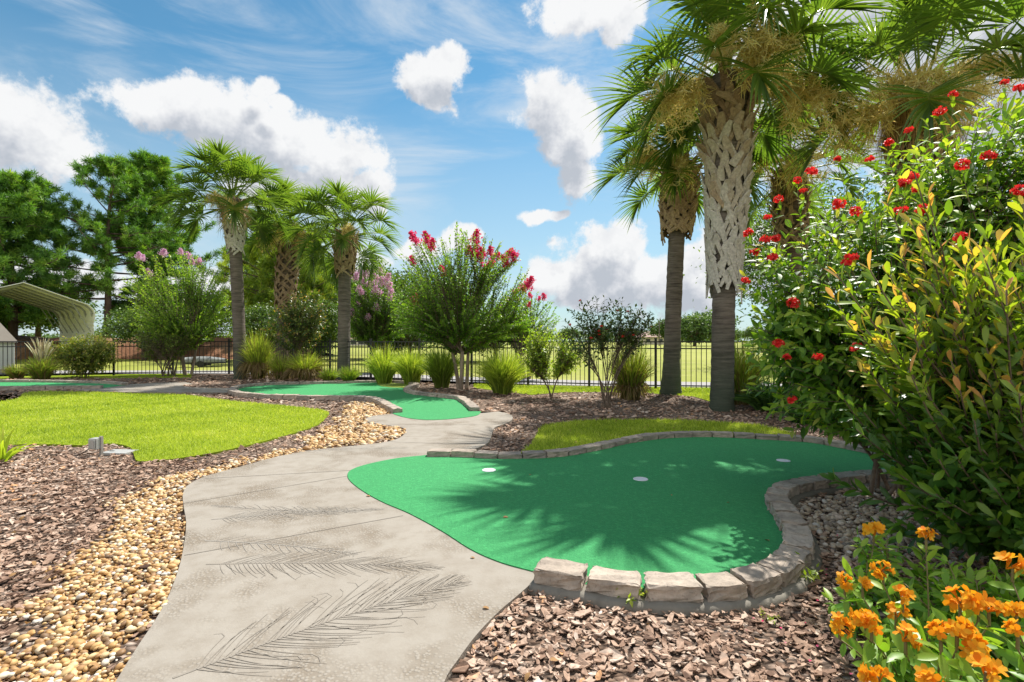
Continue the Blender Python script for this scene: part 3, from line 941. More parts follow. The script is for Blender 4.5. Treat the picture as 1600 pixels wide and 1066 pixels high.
def blades(mb, poly, dens_fn, h, wd, zoff):
    lo, hi = poly.min(0), poly.max(0)
    lo = np.maximum(lo, [-16, 0]); n = int(np.prod(hi - lo) * 2600)
    p = np.c_[rng.uniform(lo[0], hi[0], n), rng.uniform(lo[1], hi[1], n)]
    k = (rng.random(n) * 2600 < dens_fn(p[:, 1])) & (np.abs(p[:, 0]) < p[:, 1] * 1.1 + .5)
    p = p[k]; p = p[inpoly(p, poly)]
    n = len(p)
    tv = np.array([[-.5, 0, 0], [.5, 0, 0], [-.4, .55, .08], [.4, .55, .08], [0, 1, .38]])
    tf = [np.array([[0, 1, 3, 2]]), np.array([[2, 3, 4]])]
    lean = nrm(np.c_[rng.normal(0, .42, (n, 2)), np.ones(n)])
    M = frames(lean, np.c_[rng.normal(0, 1, (n, 2)), np.zeros(n)])
    k = np.clip(p[:, 1] / 7, .8, 2.4)
    hh = h * rng.uniform(.6, 1.25, n)
    M = np.stack([M[:, :, 0] * (wd * k)[:, None], M[:, :, 1] * hh[:, None], M[:, :, 2] * hh[:, None]], -1)
    v = np.clip(rng.normal(.47, .21, n) + .10 * np.sin(p[:, 0] * 1.7 + 2 * np.sin(p[:, 1] * 1.1)) + .09 * np.sin(p[:, 0] * 4.3 - p[:, 1] * 3.1 + 3 * np.sin(p[:, 0] * .9)) + .07 * np.sin(p[:, 1] * 9 + 2 * np.sin(p[:, 0] * 5)), 0, 1)
    mb.inst(tv, tf, M, np.c_[p, np.full(n, zoff)], v)


for nm, poly, lb in (('lawn_grass', LL, 'short bright green blades of the kidney shaped lawn'), ('lawn_grass', LR, 'short green blades of the small lawn behind the near green'), ('lawn_grass', LF2, 'grass blades of the strip along the fence')):
    mb = MB(); blades(mb, poly, lambda y: np.clip(2600 * (6.5 / y) ** 1.5, 300, 2600), .042, .0055, .018)
    tag(mb.build(nm, M_BLADE), lb, 'grass', None, 'stuff')

# ------------------------------------------------------------------ black metal fence
M_IRON = solid('black_powder_coat', (.012, .012, .014), .45, 0, 0)


def fence_run(A, B, npan, label, first_post=True):
    A = np.array(A, float); B = np.array(B, float); L = np.linalg.norm(B - A); d = (B - A) / L; rz = math.atan2(d[1], d[0])
    t = thing('metal_fence', (A[0], A[1], 0), label, 'fence', 'black metal fence around the greens', rz)
    pl = L / npan; hf = 1.22
    for i in range(0 if first_post else 1, npan + 1):
        mb = MB(); box(mb, (i * pl, 0, .64), (.055, .055, 1.28)); box(mb, (i * pl, 0, 1.285), (.068, .068, .02))
        mb.build('post', M_IRON, t, False)
    for i in range(npan):
        x0 = i * pl + .03; x1 = (i + 1) * pl - .03
        for z in (1.20, 1.03, .10):
            mb = MB(); box(mb, ((x0 + x1) / 2, 0, z), (x1 - x0, .03, .03)); mb.build('rail', M_IRON, t, False)
        mb = MB(); n = max(3, int(round(pl / .122)))
        for k in range(1, n):
            box(mb, (i * pl + pl * k / n, 0, .62), (.016, .0165, 1.15))
        mb.build('picket_panel', M_IRON, t, False)


fence_run((3.62, 12.9), (14.6, 11.5), 6, 'black metal fence run behind the two tall right palms')
fence_run((-4.33, 15.7), (3.62, 12.9), 5, 'black metal fence run behind the central flowering tree', True)
fence_run((-10.5, 19.0), (-4.33, 15.7), 4, 'black metal fence run behind the two slim left palms', True)
fence_run((-14.0, 18.0), (-10.5, 19.0), 2, 'black metal fence run behind the pink tipped crape myrtle', True)
fence_run((-21.3, 15.7), (-14.0, 18.0), 4, 'black metal fence run in front of the carport', True)


# ------------------------------------------------------------------ palms
M_FROND = foliage('palm_frond', [(0, (.028, .055, .014)), (.35, (.055, .100, .020)), (.7, (.115, .165, .030)), (.9, (.24, .25, .06)), (1, (.36, .30, .13))], .5, (1.5, 1.55, .5), .38, .5)
M_FROND_OLD = foliage('old_palm_frond', [(0, (.10, .12, .03)), (.5, (.24, .22, .06)), (1, (.40, .30, .14))], .38, (1.3, 1.2, .6), .5, .3)
M_PALMBARK = bark('palm_bark', (.075, .06, .05), (.27, .225, .19), (3, 3, 34), (.045, .075, .05), 1.3, .03)
M_PALMBARK2 = bark('brown_palm_bark', (.07, .05, .038), (.26, .195, .15), (3, 3, 30), None, 1, .03)
M_BOOT_GREY = varmat('grey_leaf_bases', [(0, (.20, .175, .15)), (.5, (.38, .345, .31)), (1, (.52, .48, .43))], .9, 24, .3, .01)
M_BOOT_BROWN = varmat('brown_leaf_bases', [(0, (.12, .075, .045)), (.5, (.28, .19, .115)), (1, (.44, .32, .20))], .9, 24, .3, .01)
M_BOOT_MIX = varmat('weathered_leaf_bases', [(0, (.20, .125, .075)), (.35, (.34, .245, .16)), (.55, (.40, .34, .27)), (1, (.50, .46, .41))], .9, 24, .3, .01)
M_FLOWER_TAN = foliage('palm_blossom', [(0, (.20, .165, .06)), (.5, (.40, .33, .14)), (1, (.50, .43, .24))], .4, (1.1, 1., .7), .7, .2, 1.9)
M_FIBRE = foliage('palm_fibre', [(0, (.15, .09, .045)), (.5, (.34, .23, .12)), (1, (.50, .37, .22))], .2, (1.1, 1., .7), .8, .1)


def frond_mesh(seed, e0, Lp, Rb, nseg=42, old=0.0, vb=.45):
    r = np.random.default_rng(seed)
    mb = MB()
    # petiole bends down along its length
    n = 9; t = np.linspace(0, 1, n)
    e = e0 - (R(13) + R(14) * old) * t ** 1.6 * math.cos(e0) ** .6
    P = np.zeros((n, 3)); st = Lp / (n - 1)
    for i in range(1, n):
        P[i] = P[i - 1] + st * np.array([0, math.cos(e[i]), math.sin(e[i])])
    tubes(mb, P, np.linspace(.024, .011, n), 5, var=.78)
    # costa
    m = 8; Lc = Rb * .40
    ec = e[-1] - np.linspace(0, 1, m) ** 1.2 * (R(34) + R(26) * r.random())
    C = np.zeros((m, 3)); C[0] = P[-1]
    for i in range(1, m):
        C[i] = C[i - 1] + Lc / (m - 1) * np.array([0, math.cos(ec[i]), math.sin(ec[i])])
    tubes(mb, C, np.linspace(.011, .003, m), 4, var=.75)
    X = np.array([1.0, 0, 0]); K = 7
    fold = R(28) * r.uniform(.5, 1.2)
    for k in range(nseg):
        s = -1 + 2 * (k + .5) / nseg
        cu = (1 - abs(s)) ** .85
        j = cu * (m - 1); j0 = min(int(j), m - 2); f = j - j0
        b = C[j0] * (1 - f) + C[j0 + 1] * f
        ee = ec[j0] * (1 - f) + ec[j0 + 1] * f
        d = np.array([0, math.cos(ee), math.sin(ee)]); up = np.array([0, -math.sin(ee), math.cos(ee)])
        a = s * R(138) * (1 - .35 * (1 - abs(s)))
        side = X * math.cos(fold) + up * math.sin(fold) * 1.0 * (1 if True else 0)
        sd = X * math.copysign(1, s) * math.cos(fold) + up * math.sin(fold)
        dr = nrm(d * math.cos(a) + sd * abs(math.sin(a)) + r.normal(0, .035, 3))
        L = Rb * (.62 + .38 * math.cos(a * .55)) * r.uniform(.85, 1.1) * (1 - .25 * cu)
        tt = np.linspace(0, 1, K)
        g = (.05 + .34 * r.random() ** 3 + .22 * old) * L
        pts = b + np.outer(tt * L, dr) + np.outer(g * np.clip(tt - .35, 0, 1) ** 1.8 * 1.6, [0, 0, -1.])
        wv = nrm(np.cross(dr, up if abs(np.dot(dr, up)) < .9 else X))
        nn = np.cross(wv, dr)
        wd = np.interp(tt, [0, .12, .45, .72, 1], [.006, .022, .023, .011, .0008]) * Rb / .95
        V = np.empty((K, 3, 3))
        V[:, 0] = pts - wv * wd[:, None] + nn * wd[:, None] * .35
        V[:, 1] = pts - nn * wd[:, None] * .25
        V[:, 2] = pts + wv * wd[:, None] + nn * wd[:, None] * .35
        q = []
        for i in range(K - 1):
            o_ = i * 3
            q += [[o_, o_ + 1, o_ + 4, o_ + 3], [o_ + 1, o_ + 2, o_ + 5, o_ + 4]]
        vv = np.clip(vb + r.normal(0, .08) + np.interp(tt, [0, .3, .8, 1], [.12, 0, .03, .28 + .3 * old]), 0, 1)
        mb.add(V.reshape(-1, 3), np.array(q), np.repeat(vv, 3))
    return mb.mesh('frond')


FRONDS = {}
E_CLASSES = [82, 66, 50, 34, 18, 2, -16, -40]
for ci_, e_ in enumerate(E_CLASSES):
    for v_ in range(2):
        FRONDS[(ci_, v_)] = frond_mesh(100 + ci_ * 3 + v_, R(e_), [.75, .95, 1.1, 1.15, 1.15, 1.1, 1.0, .9][ci_], [.80, .92, 1.0, 1.02, 1.0, .98, .92, .85][ci_], old=[0, 0, 0, .1, .25, .4, .7, 1.][ci_], vb=.46 if ci_ < 5 else (.40 if ci_ < 7 else .5))
for me in FRONDS.values():
    me.materials.append(M_FROND)


def blossom_mesh(seed, rx, rz, n, L0, hang):
    """one branching spray: an arching stalk with many fine twigs"""
    r = np.random.default_rng(seed)
    mb = MB()
    t = np.linspace(0, 1, 10)
    S = np.c_[np.zeros(10), L0 * t, L0 * (.35 * t - hang * t ** 2)]
    tubes(mb, S, np.linspace(.016, .006, 10), 4, var=.35)
    end = S[-1]
    nb = 34
    for k in range(nb):
        tk = .4 + .6 * r.random(); a = np.array([np.interp(tk, t, S[:, j]) for j in range(3)])
        d = nrm(r.normal(size=3)) * np.array([rx, rx, rz]) * r.uniform(.5, 1.0) + np.array([0, .06, -.1 * hang])
        b = a * .35 + (S[-1] + np.array([0, -.1, -.1])) * .65 + d
        mid = (a + b) / 2 + np.array([0, 0, .08])
        tb = np.linspace(0, 1, 6)[:, None]
        br = (1 - tb) ** 2 * a + 2 * tb * (1 - tb) * mid + tb * tb * b
        tubes(mb, br, np.linspace(.006, .003, 6), 3, var=.4)
        m = n // nb
        i0 = r.integers(1, 6, m)
        st = br[i0] + r.normal(0, .02, (m, 3))
        d1 = nrm(nrm(b - a) * .5 + r.normal(0, .75, (m, 3)))
        L = r.uniform(.10, .22, m)[:, None]
        p1 = st + d1 * L * .5; d2 = nrm(d1 + r.normal(0, .5, (m, 3)) + [0, 0, -.15]); p2 = p1 + d2 * L * .5
        wv = nrm(np.cross(d1, r.normal(size=(m, 3)))) * .006
        V = np.stack([st - wv, st + wv, p1 - wv, p1 + wv, p2 - wv * .5, p2 + wv * .5], 1)
        o_ = (np.arange(m) * 6)[:, None]
        mb.add(V.reshape(-1, 3), np.vstack([o_ + np.array([[0, 1, 3, 2]]), o_ + np.array([[2, 3, 5, 4]])]), np.repeat(np.clip(r.normal(.55, .22, m), 0, 1), 6))
    me = mb.mesh('flower_spray'); me.materials.append(M_FLOWER_TAN)
    return me


SPRAYS = [blossom_mesh(7, .66, .60, 1900, 1.1, .45), blossom_mesh(8, .55, .66, 1600, 1.3, .75), blossom_mesh(9, .48, .5, 1300, 1.0, .25)]


def boots_mesh(zr, rfun, axis, n, legh, dphi, stub, wbase, seed, grey=.5, gk=.5):
    """split leaf bases wrapped round the trunk: two legs and a stub each"""
    r = np.random.default_rng(seed)
    mb = MB()

    def ribbon(phi, z, rad, width, thick, va):
        c = np.stack([np.cos(phi), np.sin(phi)], 1)
        ax = np.array([axis(q) for q in z])
        P = np.c_[ax[:, :2] + c * rad[:, None], z]
        T = nrm(np.gradient(P, axis=0)); Rr = np.c_[c, np.zeros(len(z))]
        W = nrm(np.cross(Rr, T)); Rr = np.cross(T, W)
        w_ = width[:, None] / 2; h_ = thick[:, None] / 2
        V = np.stack([P - W * w_ - Rr * h_, P + W * w_ - Rr * h_, P + W * w_ * .8 + Rr * h_, P - W * w_ * .8 + Rr * h_], 1)
        m = len(z); q = []
        for i in range(m - 1):
            for k in range(4):
                q.append([i * 4 + k, i * 4 + (k + 1) % 4, i * 4 + 4 + (k + 1) % 4, i * 4 + 4 + k])
        mb.add(V.reshape(-1, 3), [np.array(q), np.array([[3, 2, 1, 0], [(m - 1) * 4 + k for k in range(4)]])], va)
    for i in range(n):
        f = (i + .5) / n
        z0 = zr[0] + (zr[1] - zr[0]) * f + r.normal(0, .03); ph = i * 2.39996 + r.normal(0, .14)
        base = rfun(z0)
        va = np.clip(grey + (.5 - f) * gk + r.normal(0, .13), 0, 1)
        k = 6; t = np.linspace(0, 1, k)
        for sg in (-1, 1):
            if r.random() < .10: continue
            dp = R(dphi) * r.uniform(.6, 1.3)
            phi = ph + sg * dp * t ** .9
            z = z0 - legh * t * r.uniform(.7, 1.25)
            rad = np.array([rfun(q) for q in z]) * (1 + .0 * t) + .028 - .026 * t + (.012 if sg > 0 else 0) + r.normal(0, .006) + r.uniform(0, .05 if f < .12 else .012) * t ** 2
            ribbon(phi, z, rad, wbase * r.uniform(.7, 1.15) * np.interp(t, [0, .4, 1], [.85, .8, .5]), .018 + .008 * (1 - t), va)
        s_ = stub(f) * r.uniform(.75, 1.25)
        t = np.linspace(0, 1, 5)
        out = R(12 + 22 * f) + r.normal(0, .08)
        z = z0 - .05 + (s_ + .05) * t * math.cos(out); rad = base + .024 + (s_ + .03) * t * math.sin(out) * (.3 + .7 * t)
        ribbon(np.full(5, ph) + r.normal(0, .22) * t, z, rad, wbase * (1 + .5 * f) * np.array([1.2, 1.12, 1.0, .86, .45]), .030 - .012 * t, va + .06)
    return mb


def palm(loc, lean, H,  rtrunk, zb, rboot, label, seed, nfr=34, scale=1.0, bark_mat=None, boot_mat=None, nboot=60, legh=.30, dphi=52, flowers=(), skirt=0, rbase=1.25, grey=.5, wb=.062, stubk=(.05, .2), emax=2):
    r = np.random.default_rng(seed)
    t = thing('cabbage_palm', loc, label, 'palm tree', 'cabbage palms round the greens')
    lean = np.asarray(lean, float)

    def axis(z):
        u = z / H
        return np.array([lean[0] * (u ** 1.25), lean[1] * (u ** 1.25), z])

    zs = np.linspace(-.05, H, 60)
    P = np.array([axis(max(z, 0)) * [1, 1, 0] + [0, 0, z] for z in zs])
    rad = rtrunk * (1 + (rbase - 1) * np.exp(-zs / .35) + .02 * np.sin(zs * 31) + r.normal(0, .012, 60))
    rad = np.where(zs > zb[0], np.array([rtrunk + (rboot - rtrunk) * ((.28 + .7 * min(1, max(0, (z - zb[0]) / (zb[1] - zb[0]))) ** .8) if grey > .6 else .55) * min(1, max(0, (z - zb[0]) / .3)) for z in zs]), rad)
    mb = MB(); tubes(mb, P, rad, 20); mb.build('trunk', bark_mat, t)

    def rf(z):
        if grey > .6: return rtrunk + (rboot - rtrunk) * (.32 + .78 * min(1, max(0, (z - zb[0]) / (zb[1] - zb[0]))) ** .8)
        return rtrunk + (rboot - rtrunk) * (.55 + .45 * math.sin(PI * min(1, max(0, (z - zb[0]) / (zb[1] - zb[0]) * .75 + .15))))
    boots_mesh(zb, rf, axis, nboot, legh, dphi, lambda f: stubk[0] + (stubk[1] - stubk[0]) * f, wb, seed + 1, grey, .5 if grey < .6 else 1.0).build('leaf_bases', boot_mat, t, False)
    top = axis(H)
    # crown
    for i in range(nfr):
        f = (i + .5) / nfr
        ci_ = int(np.clip(f ** .85 * (len(E_CLASSES) - emax), 0, 7))
        o = bpy.data.objects.new('frond', FRONDS[(ci_, i % 2)]); col.objects.link(o); o.parent = t
        o.rotation_euler = (r.normal(0, .08), r.normal(0, .12), i * 2.39996 + r.normal(0, .15))
        s_ = scale * r.uniform(.88, 1.1); o.scale = (s_, s_, s_)
        o.location = tuple(top + np.array([0, 0, -.45 * f + .1]))
    for k, (a_deg, kind, sc, dz) in enumerate(flowers):
        o = bpy.data.objects.new('flower_spray', SPRAYS[kind]); col.objects.link(o); o.parent = t
        o.rotation_euler = (0, 0, R(a_deg) - PI / 2); o.scale = (sc,) * 3
        o.location = tuple(top + np.array([0, 0, dz]))
    if skirt:
        mb = MB(); m = skirt
        ph = r.uniform(0, 2 * PI, m); z0 = top[2] - r.uniform(-.1, .55, m)
        L = r.uniform(.25, .7, m)
        ax = np.array([axis(q) for q in z0]); rr = np.array([rf(q) for q in z0])
        c_ = np.c_[np.cos(ph), np.sin(ph), np.zeros(m)]
        p0 = ax + c_ * rr[:, None]; p1 = p0 + c_ * .16 * L[:, None] * 2 + np.c_[np.zeros((m, 2)), -L * .3]; p2 = p1 + c_ * .05 + np.c_[r.normal(0, .04, (m, 2)), -L * .8]
        wv = np.cross(c_, [0, 0, 1.]) * .006
        V = np.stack([p0 - wv, p0 + wv, p1 - wv, p1 + wv, p2 - wv * .4, p2 + wv * .4], 1); o_ = (np.arange(m) * 6)[:, None]
        mb.add(V.reshape(-1, 3), np.vstack([o_ + [[0, 1, 3, 2]], o_ + [[2, 3, 5, 4]]]), np.repeat(np.clip(r.normal(.5, .25, m), 0, 1), 6))
        mb.build('dry_fibres', M_FIBRE, t)
    return t


p2 = G(1128, 641); p1 = G(1048, 616); l1 = G(376, 592); l2 = G(421, 585); l3 = G(537, 593)
palm(p2, (.15, .05), 5.85, .19, (2.42, 5.72), .375, 'tall palm with long criss-crossed grey leaf bases, in front beside the near green', 21, 34, 1.14, M_PALMBARK, M_BOOT_MIX, 190, .42, 30,
     ((268, 0, 1.15, .05), (200, 1, 1.05, -.1), (330, 1, 1.1, -.15), (20, 2, 1.0, 0), (120, 2, 1, 0), (300, 2, 1.0, .1), (235, 2, .9, .2)), 0, 1.12, .62, .105, (.06, .30), 2)
palm(p1, (.25, .1), 5.35, .18, (3.75, 5.2), .36, 'slightly leaning palm with ragged brown leaf base collar, behind the taller right palm', 22, 32, .98, M_PALMBARK, M_BOOT_BROWN, 130, .18, 34,
     ((190, 2, 1.0, 0), (250, 1, .9, -.1), (160, 2, .9, 0)), 0, 1.45, .5, .10, (.12, .26))
palm((6.75, 8.6), (.1, 0), 5.35, .22, (3.2, 5.2), .40, 'palm rising behind the red flowered shrub at the right, with pale fibres', 23, 27, 1.12, M_PALMBARK2, M_BOOT_BROWN, 80, .30, 50,
     ((255, 1, 1.0, -.2), (215, 0, 1.0, -.1), (310, 2, 1, 0), (180, 1, 1, -.1)), 1100, 1.2, .4, .08, (.08, .25))
palm((7.0, 12.6), (-.2, 0), 5.5, .19, (3.6, 5.3), .36, 'palm half hidden behind the tallest right palm, only its drooping fronds seen', 24, 22, 1.02, M_PALMBARK2, M_BOOT_BROWN, 60, .28, 50,
     ((250, 0, 1, -.1), (200, 2, 1, 0)), 200, 1.2, .45, .08, (.08, .22))
palm(l1, (-.25, 0), 5.8, .185, (4.25, 5.6), .29, 'left palm with a smooth trunk and pale crossed bases under a full crown', 25, 36, 1.02, M_PALMBARK, M_BOOT_MIX, 70, .24, 48,
     ((300, 1, .7, -.2), (240, 2, .7, -.2)), 260, 1.15, .7, .115, (.1, .25))
palm((l2[0] - .1, l2[1] + 1.2), (.35, 0), 5.75, .24, (2.6, 5.5), .37, 'stout left palm with shaggy brown leaf bases, between the two slimmer palms', 26, 34, 1.0, M_PALMBARK2, M_BOOT_BROWN, 90, .30, 54,
     ((270, 1, .7, -.2), (330, 1, .7, -.3), (210, 1, .7, -.3)), 700, 1.2, .45, .10, (.1, .25))
palm(l3, (.05, 0), 4.7, .19, (3.45, 4.55), .29, 'lone palm with a straight bare trunk left of the central flowering tree', 27, 32, .95, M_PALMBARK, M_BOOT_BROWN, 64, .2, 46, ((300, 2, .6, -.1),), 60, 1.2, .55, .10, (.1, .25), 1)


# ------------------------------------------------------------------ shrubs, flowers, grasses
M_TWIG = bark('twig_bark', (.10, .07, .05), (.26, .20, .15), (20, 20, 20), None, 1, .004)
M_STEMG = solid('green_brown_stem', (.17, .14, .05), .7, nscale=30, namt=.3)
M_MYRTLEBARK = bark('smooth_myrtle_bark', (.20, .15, .11), (.40, .32, .25), (9, 9, 2.5), None, 1, .01)
M_MYRTLE = foliage('crape_myrtle_leaf', [(0, (.028, .065, .010)), (.4, (.075, .145, .018)), (.75, (.155, .25, .028)), (1, (.27, .33, .055))], .45, (1.5, 1.6, .5), .42, .4)
M_JATRO = foliage('glossy_green_leaf', [(0, (.018, .052, .010)), (.4, (.050, .115, .016)), (.75, (.14, .235, .026)), (.92, (.27, .32, .05)), (1, (.38, .34, .08))], .44, (1.6, 1.6, .42), .48, .4)
M_GLOSSY = foliage('orange_tipped_leaf', [(0, (.015, .048, .012)), (.4, (.045, .110, .018)), (.66, (.14, .22, .025)), (.80, (.23, .285, .036)), (.90, (.44, .29, .08)), (1, (.54, .24, .12))], .42, (1.5, 1.5, .4), .34, .5)
M_MAGNOLIA = foliage('dark_shrub_leaf', [(0, (.016, .040, .010)), (.5, (.045, .085, .018)), (.85, (.12, .155, .03)), (1, (.30, .17, .05))], .35, (1.5, 1.5, .5), .32, .5)
M_LIME = foliage('lime_green_leaf', [(0, (.055, .105, .012)), (.5, (.15, .23, .022)), (1, (.32, .36, .05))], .45, (1.4, 1.45, .5), .4, .4)
M_OLIVE = foliage('olive_green_leaf', [(0, (.035, .070, .012)), (.45, (.10, .145, .022)), (.8, (.21, .23, .04)), (1, (.36, .28, .08))], .4, (1.4, 1.4, .5), .45, .35)
M_ORANGELEAF = foliage('bright_wavy_leaf', [(0, (.04, .105, .012)), (.5, (.105, .215, .022)), (1, (.24, .33, .045))], .42, (1.4, 1.5, .5), .4, .4)
M_GRASSY = foliage('tall_grass_blade', [(0, (.10, .065, .03)), (.2, (.20, .15, .065)), (.4, (.075, .105, .018)), (.7, (.17, .24, .03)), (1, (.38, .42, .07))], .4, (1.3, 1.35, .5), .5, .3)
M_GRASSDK = foliage('dark_strap_leaf', [(0, (.014, .038, .010)), (.6, (.035, .085, .018)), (1, (.09, .15, .03))], .3, (1.4, 1.5, .5), .35, .5)
M_PLUME = foliage('dry_plume', [(0, (.30, .24, .13)), (1, (.66, .56, .40))], .35, (1.1, 1, .8), .7, .2)
M_RED = foliage('red_petal', [(0, (.42, .008, .010)), (.6, (.70, .020, .022)), (1, (.80, .10, .06))], .35, (1.2, 1., 1.), .5, .3)
M_MAGENTA = foliage('magenta_petal', [(0, (.42, .012, .07)), (.6, (.66, .03, .14)), (1, (.72, .14, .22))], .35, (1.2, 1., 1.), .6, .2)
M_PINK = foliage('pink_petal', [(0, (.55, .20, .36)), (.6, (.76, .38, .55)), (1, (.84, .60, .68))], .35, (1.1, 1., 1.), .6, .2)
M_ORANGE = foliage('orange_petal', [(0, (.50, .16, .008)), (.5, (.58, .26, .012)), (1, (.6, .34, .04))], .4, (1.2, 1.1, .8), .6, .15)
LS = leaf_small(.26, .12); LM = leaf_big(.22, .06, .18, (.1, 1., 0.), (0, .45, 1.)); LB = leaf_big(.19, .055, .16); LO = leaf_big(.150, .05, .10, (.15, .62, .95, .9, 0.0), (0, .25, .52, .78, 1.))


def flower_mesh(name, mat, seed, n, rad, petal, flat=.7, five=True):
    """a cluster of small flowers, each of five petals"""
    r = np.random.default_rng(seed)
    mb = MB()
    d = nrm(r.normal(size=(n, 3))); d[:, 2] = np.abs(d[:, 2]) * flat + .05; d = nrm(d)
    c = d * rad * r.uniform(.45, 1.05, n)[:, None]
    k = 5
    pet = leaf_big(.36, .02, -.06, (.3, 1., .55), (0, .6, 1.))
    tubes(mb, np.stack([np.broadcast_to([0, 0, -.02], c.shape) + 0.0, c * .6, c * .98, c * 1.02], 1), [.0018, .0018, .005, .004], 4, .3)
    u = nrm(np.cross(d, r.normal(size=(n, 3)))); v = np.cross(d, u)
    for j in range(k):
        a = j * 2 * PI / k + r.normal(0, .1, n)
        D = u * np.cos(a)[:, None] + v * np.sin(a)[:, None] + d * .35
        put_leaves(mb, pet, c, D, d, petal * r.uniform(.8, 1.2, n), np.clip(r.normal(.55, .22, n), 0, 1))
    me = mb.mesh(name, True); me.materials.append(mat)
    return me


RED_C = [flower_mesh('flower_cluster', M_RED, s, 16, .042, .021) for s in (1, 2, 3)]
ORA_C = [flower_mesh('flower_cluster', M_ORANGE, s, n, rr, .024, .5) for s, n, rr in ((4, 9, .036), (5, 13, .046), (6, 6, .028))]


def panicle(mat, seed, L=.24, rw=.085, n=260):
    r = np.random.default_rng(seed); mb = MB()
    t = r.random(n) ** .8
    p = np.c_[r.normal(0, 1, (n, 2)) * (rw * (1.05 - .75 * t))[:, None] * .6, t * L]
    put_leaves(mb, (np.array([[0, 0, 0], [-.5, .5, .1], [0, 1, 0], [.5, .5, .1]]), np.array([[0, 3, 2, 1]])), p, nrm(r.normal(size=(n, 3)) + [0, 0, .3]), r.normal(size=(n, 3)), r.uniform(.022, .045, n), np.clip(r.normal(.5, .25, n), 0, 1))
    tubes(mb, np.array([[0, 0, -.06], [0, 0, L * .5], [0, 0, L]]), .003, 4, .2)
    q = np.c_[np.zeros((n, 2)), p[:, 2] * .85]; tubes(mb, np.stack([q, q * .5 + p * .5, p], 1)[::3], .0016, 3, .3)
    me = mb.mesh('flower_cluster'); me.materials.append(mat); return me


PAN_MAG = [panicle(M_MAGENTA, s) for s in (1, 2)]; PAN_PINK = [panicle(M_PINK, s, .26, .12, 320) for s in (3, 4)]; PAN_RED = [panicle(M_RED, s, .2) for s in (5,)]


def put_flowers(t, meshes, pts, sc=1.0, tilt=.25, name='flower_cluster'):
    for i, p in enumerate(pts):
        o = bpy.data.objects.new(name, meshes[i % len(meshes)]); col.objects.link(o); o.parent = t
        o.location = tuple(float(q) for q in p)
        s_ = sc * rng.uniform(.8, 1.2); o.scale = (s_,) * 3
        o.rotation_euler = (rng.normal(0, tilt), rng.normal(0, tilt), rng.uniform(0, 6.28))


def ray_hit(px, py, ells, base):
    """where the line of sight through a flower first meets the shrub's outline"""
    d = np.array([(px - 800) / F, 1.0, (533 - py) / F])
    best = None
    for e in ells:
        c = np.array(e[:3]) + base - [0, 0, CAM_H]; s = np.array(e[3:])
        q = -c / s; v = d / s
        A_, B_, C_ = v @ v, 2 * q @ v, q @ q - 1
        D_ = B_ * B_ - 4 * A_ * C_
        if D_ > 0:
            y = (-B_ - math.sqrt(D_)) / (2 * A_)
            best = y if best is None else min(best, y)
    if best is None:
        y = min(((base + np.array(e[:3]))[1] for e in ells))
        best = float(np.mean([(base + np.array(e[:3]))[1] for e in ells]))
    return d * best + np.array([0, 0, CAM_H]) - base


def shrub(name, loc, label, cat, ells, ntip, mat, tmpl=LM, leaf=.08, L=14, nstem=7, stem_h=.5, mode='spiral', t0=.35, bend=.35, theta=58, droop=.15, inner=.5, var=(.15, .65), vtip=.3, rstem=.018,
          spread=.18, stem_mat=None, group=None, zmin=.05, upface=.6, sub=1, tips_extra=None, straight=0.0, tipscale=.75):
    base = np.array([loc[0], loc[1], 0.])
    t = thing(name, base, label, cat, group)
    tips = sample_ells(ells, ntip, inner, zmin)
    if tips_extra is not None: tips = np.vstack([tips, tips_extra])
    # main stems: each tip belongs to the main stem that heads its way
    an = np.arange(nstem) * 2.4 + rng.uniform(0, 6)
    roots = np.c_[np.cos(an) * spread * rng.uniform(.3, 1, nstem), np.sin(an) * spread * rng.uniform(.3, 1, nstem), np.zeros(nstem) - .03]
    cen = np.array([e[:3] for e in ells]).mean(0)
    heads = sample_ells(ells, nstem, .25, .1) * np.array([.75, .75, 1]) ; heads[:, 2] = np.maximum(heads[:, 2] * .75, stem_h)
    mb = MB()
    ctl = roots + (heads - roots) * np.array([.25, .25, .65])
    stems(mb, roots, ctl, heads, rstem, rstem * .45, 9, 6)
    # branches from the stems to the tips
    d = ((tips[:, None] - heads[None]) ** 2).sum(2); k = np.argmin(d + rng.random(d.shape) * .3 * d.mean(), 1)
    tt = rng.uniform(.45, 1.0, len(tips))[:, None]
    A = (1 - tt) ** 2 * roots[k] + 2 * tt * (1 - tt) * ctl[k] + tt * tt * heads[k]
    C = A + (tips - A) * .5 + np.array([0, 0, 1.]) * (np.linalg.norm(tips - A, axis=1) * bend * (1 - straight))[:, None] * .5
    stems(mb, A, C, tips, rstem * .32, rstem * .1, 6, 4)
    mb.build('stems', stem_mat or M_TWIG, t)
    mb = MB()
    shoot_leaves(mb, tmpl, A, C, tips, L, t0, leaf, theta, droop, mode, var, vtip, upface=upface, tipscale=tipscale)
    mb.build('foliage', mat, t)
    return t, base, tips


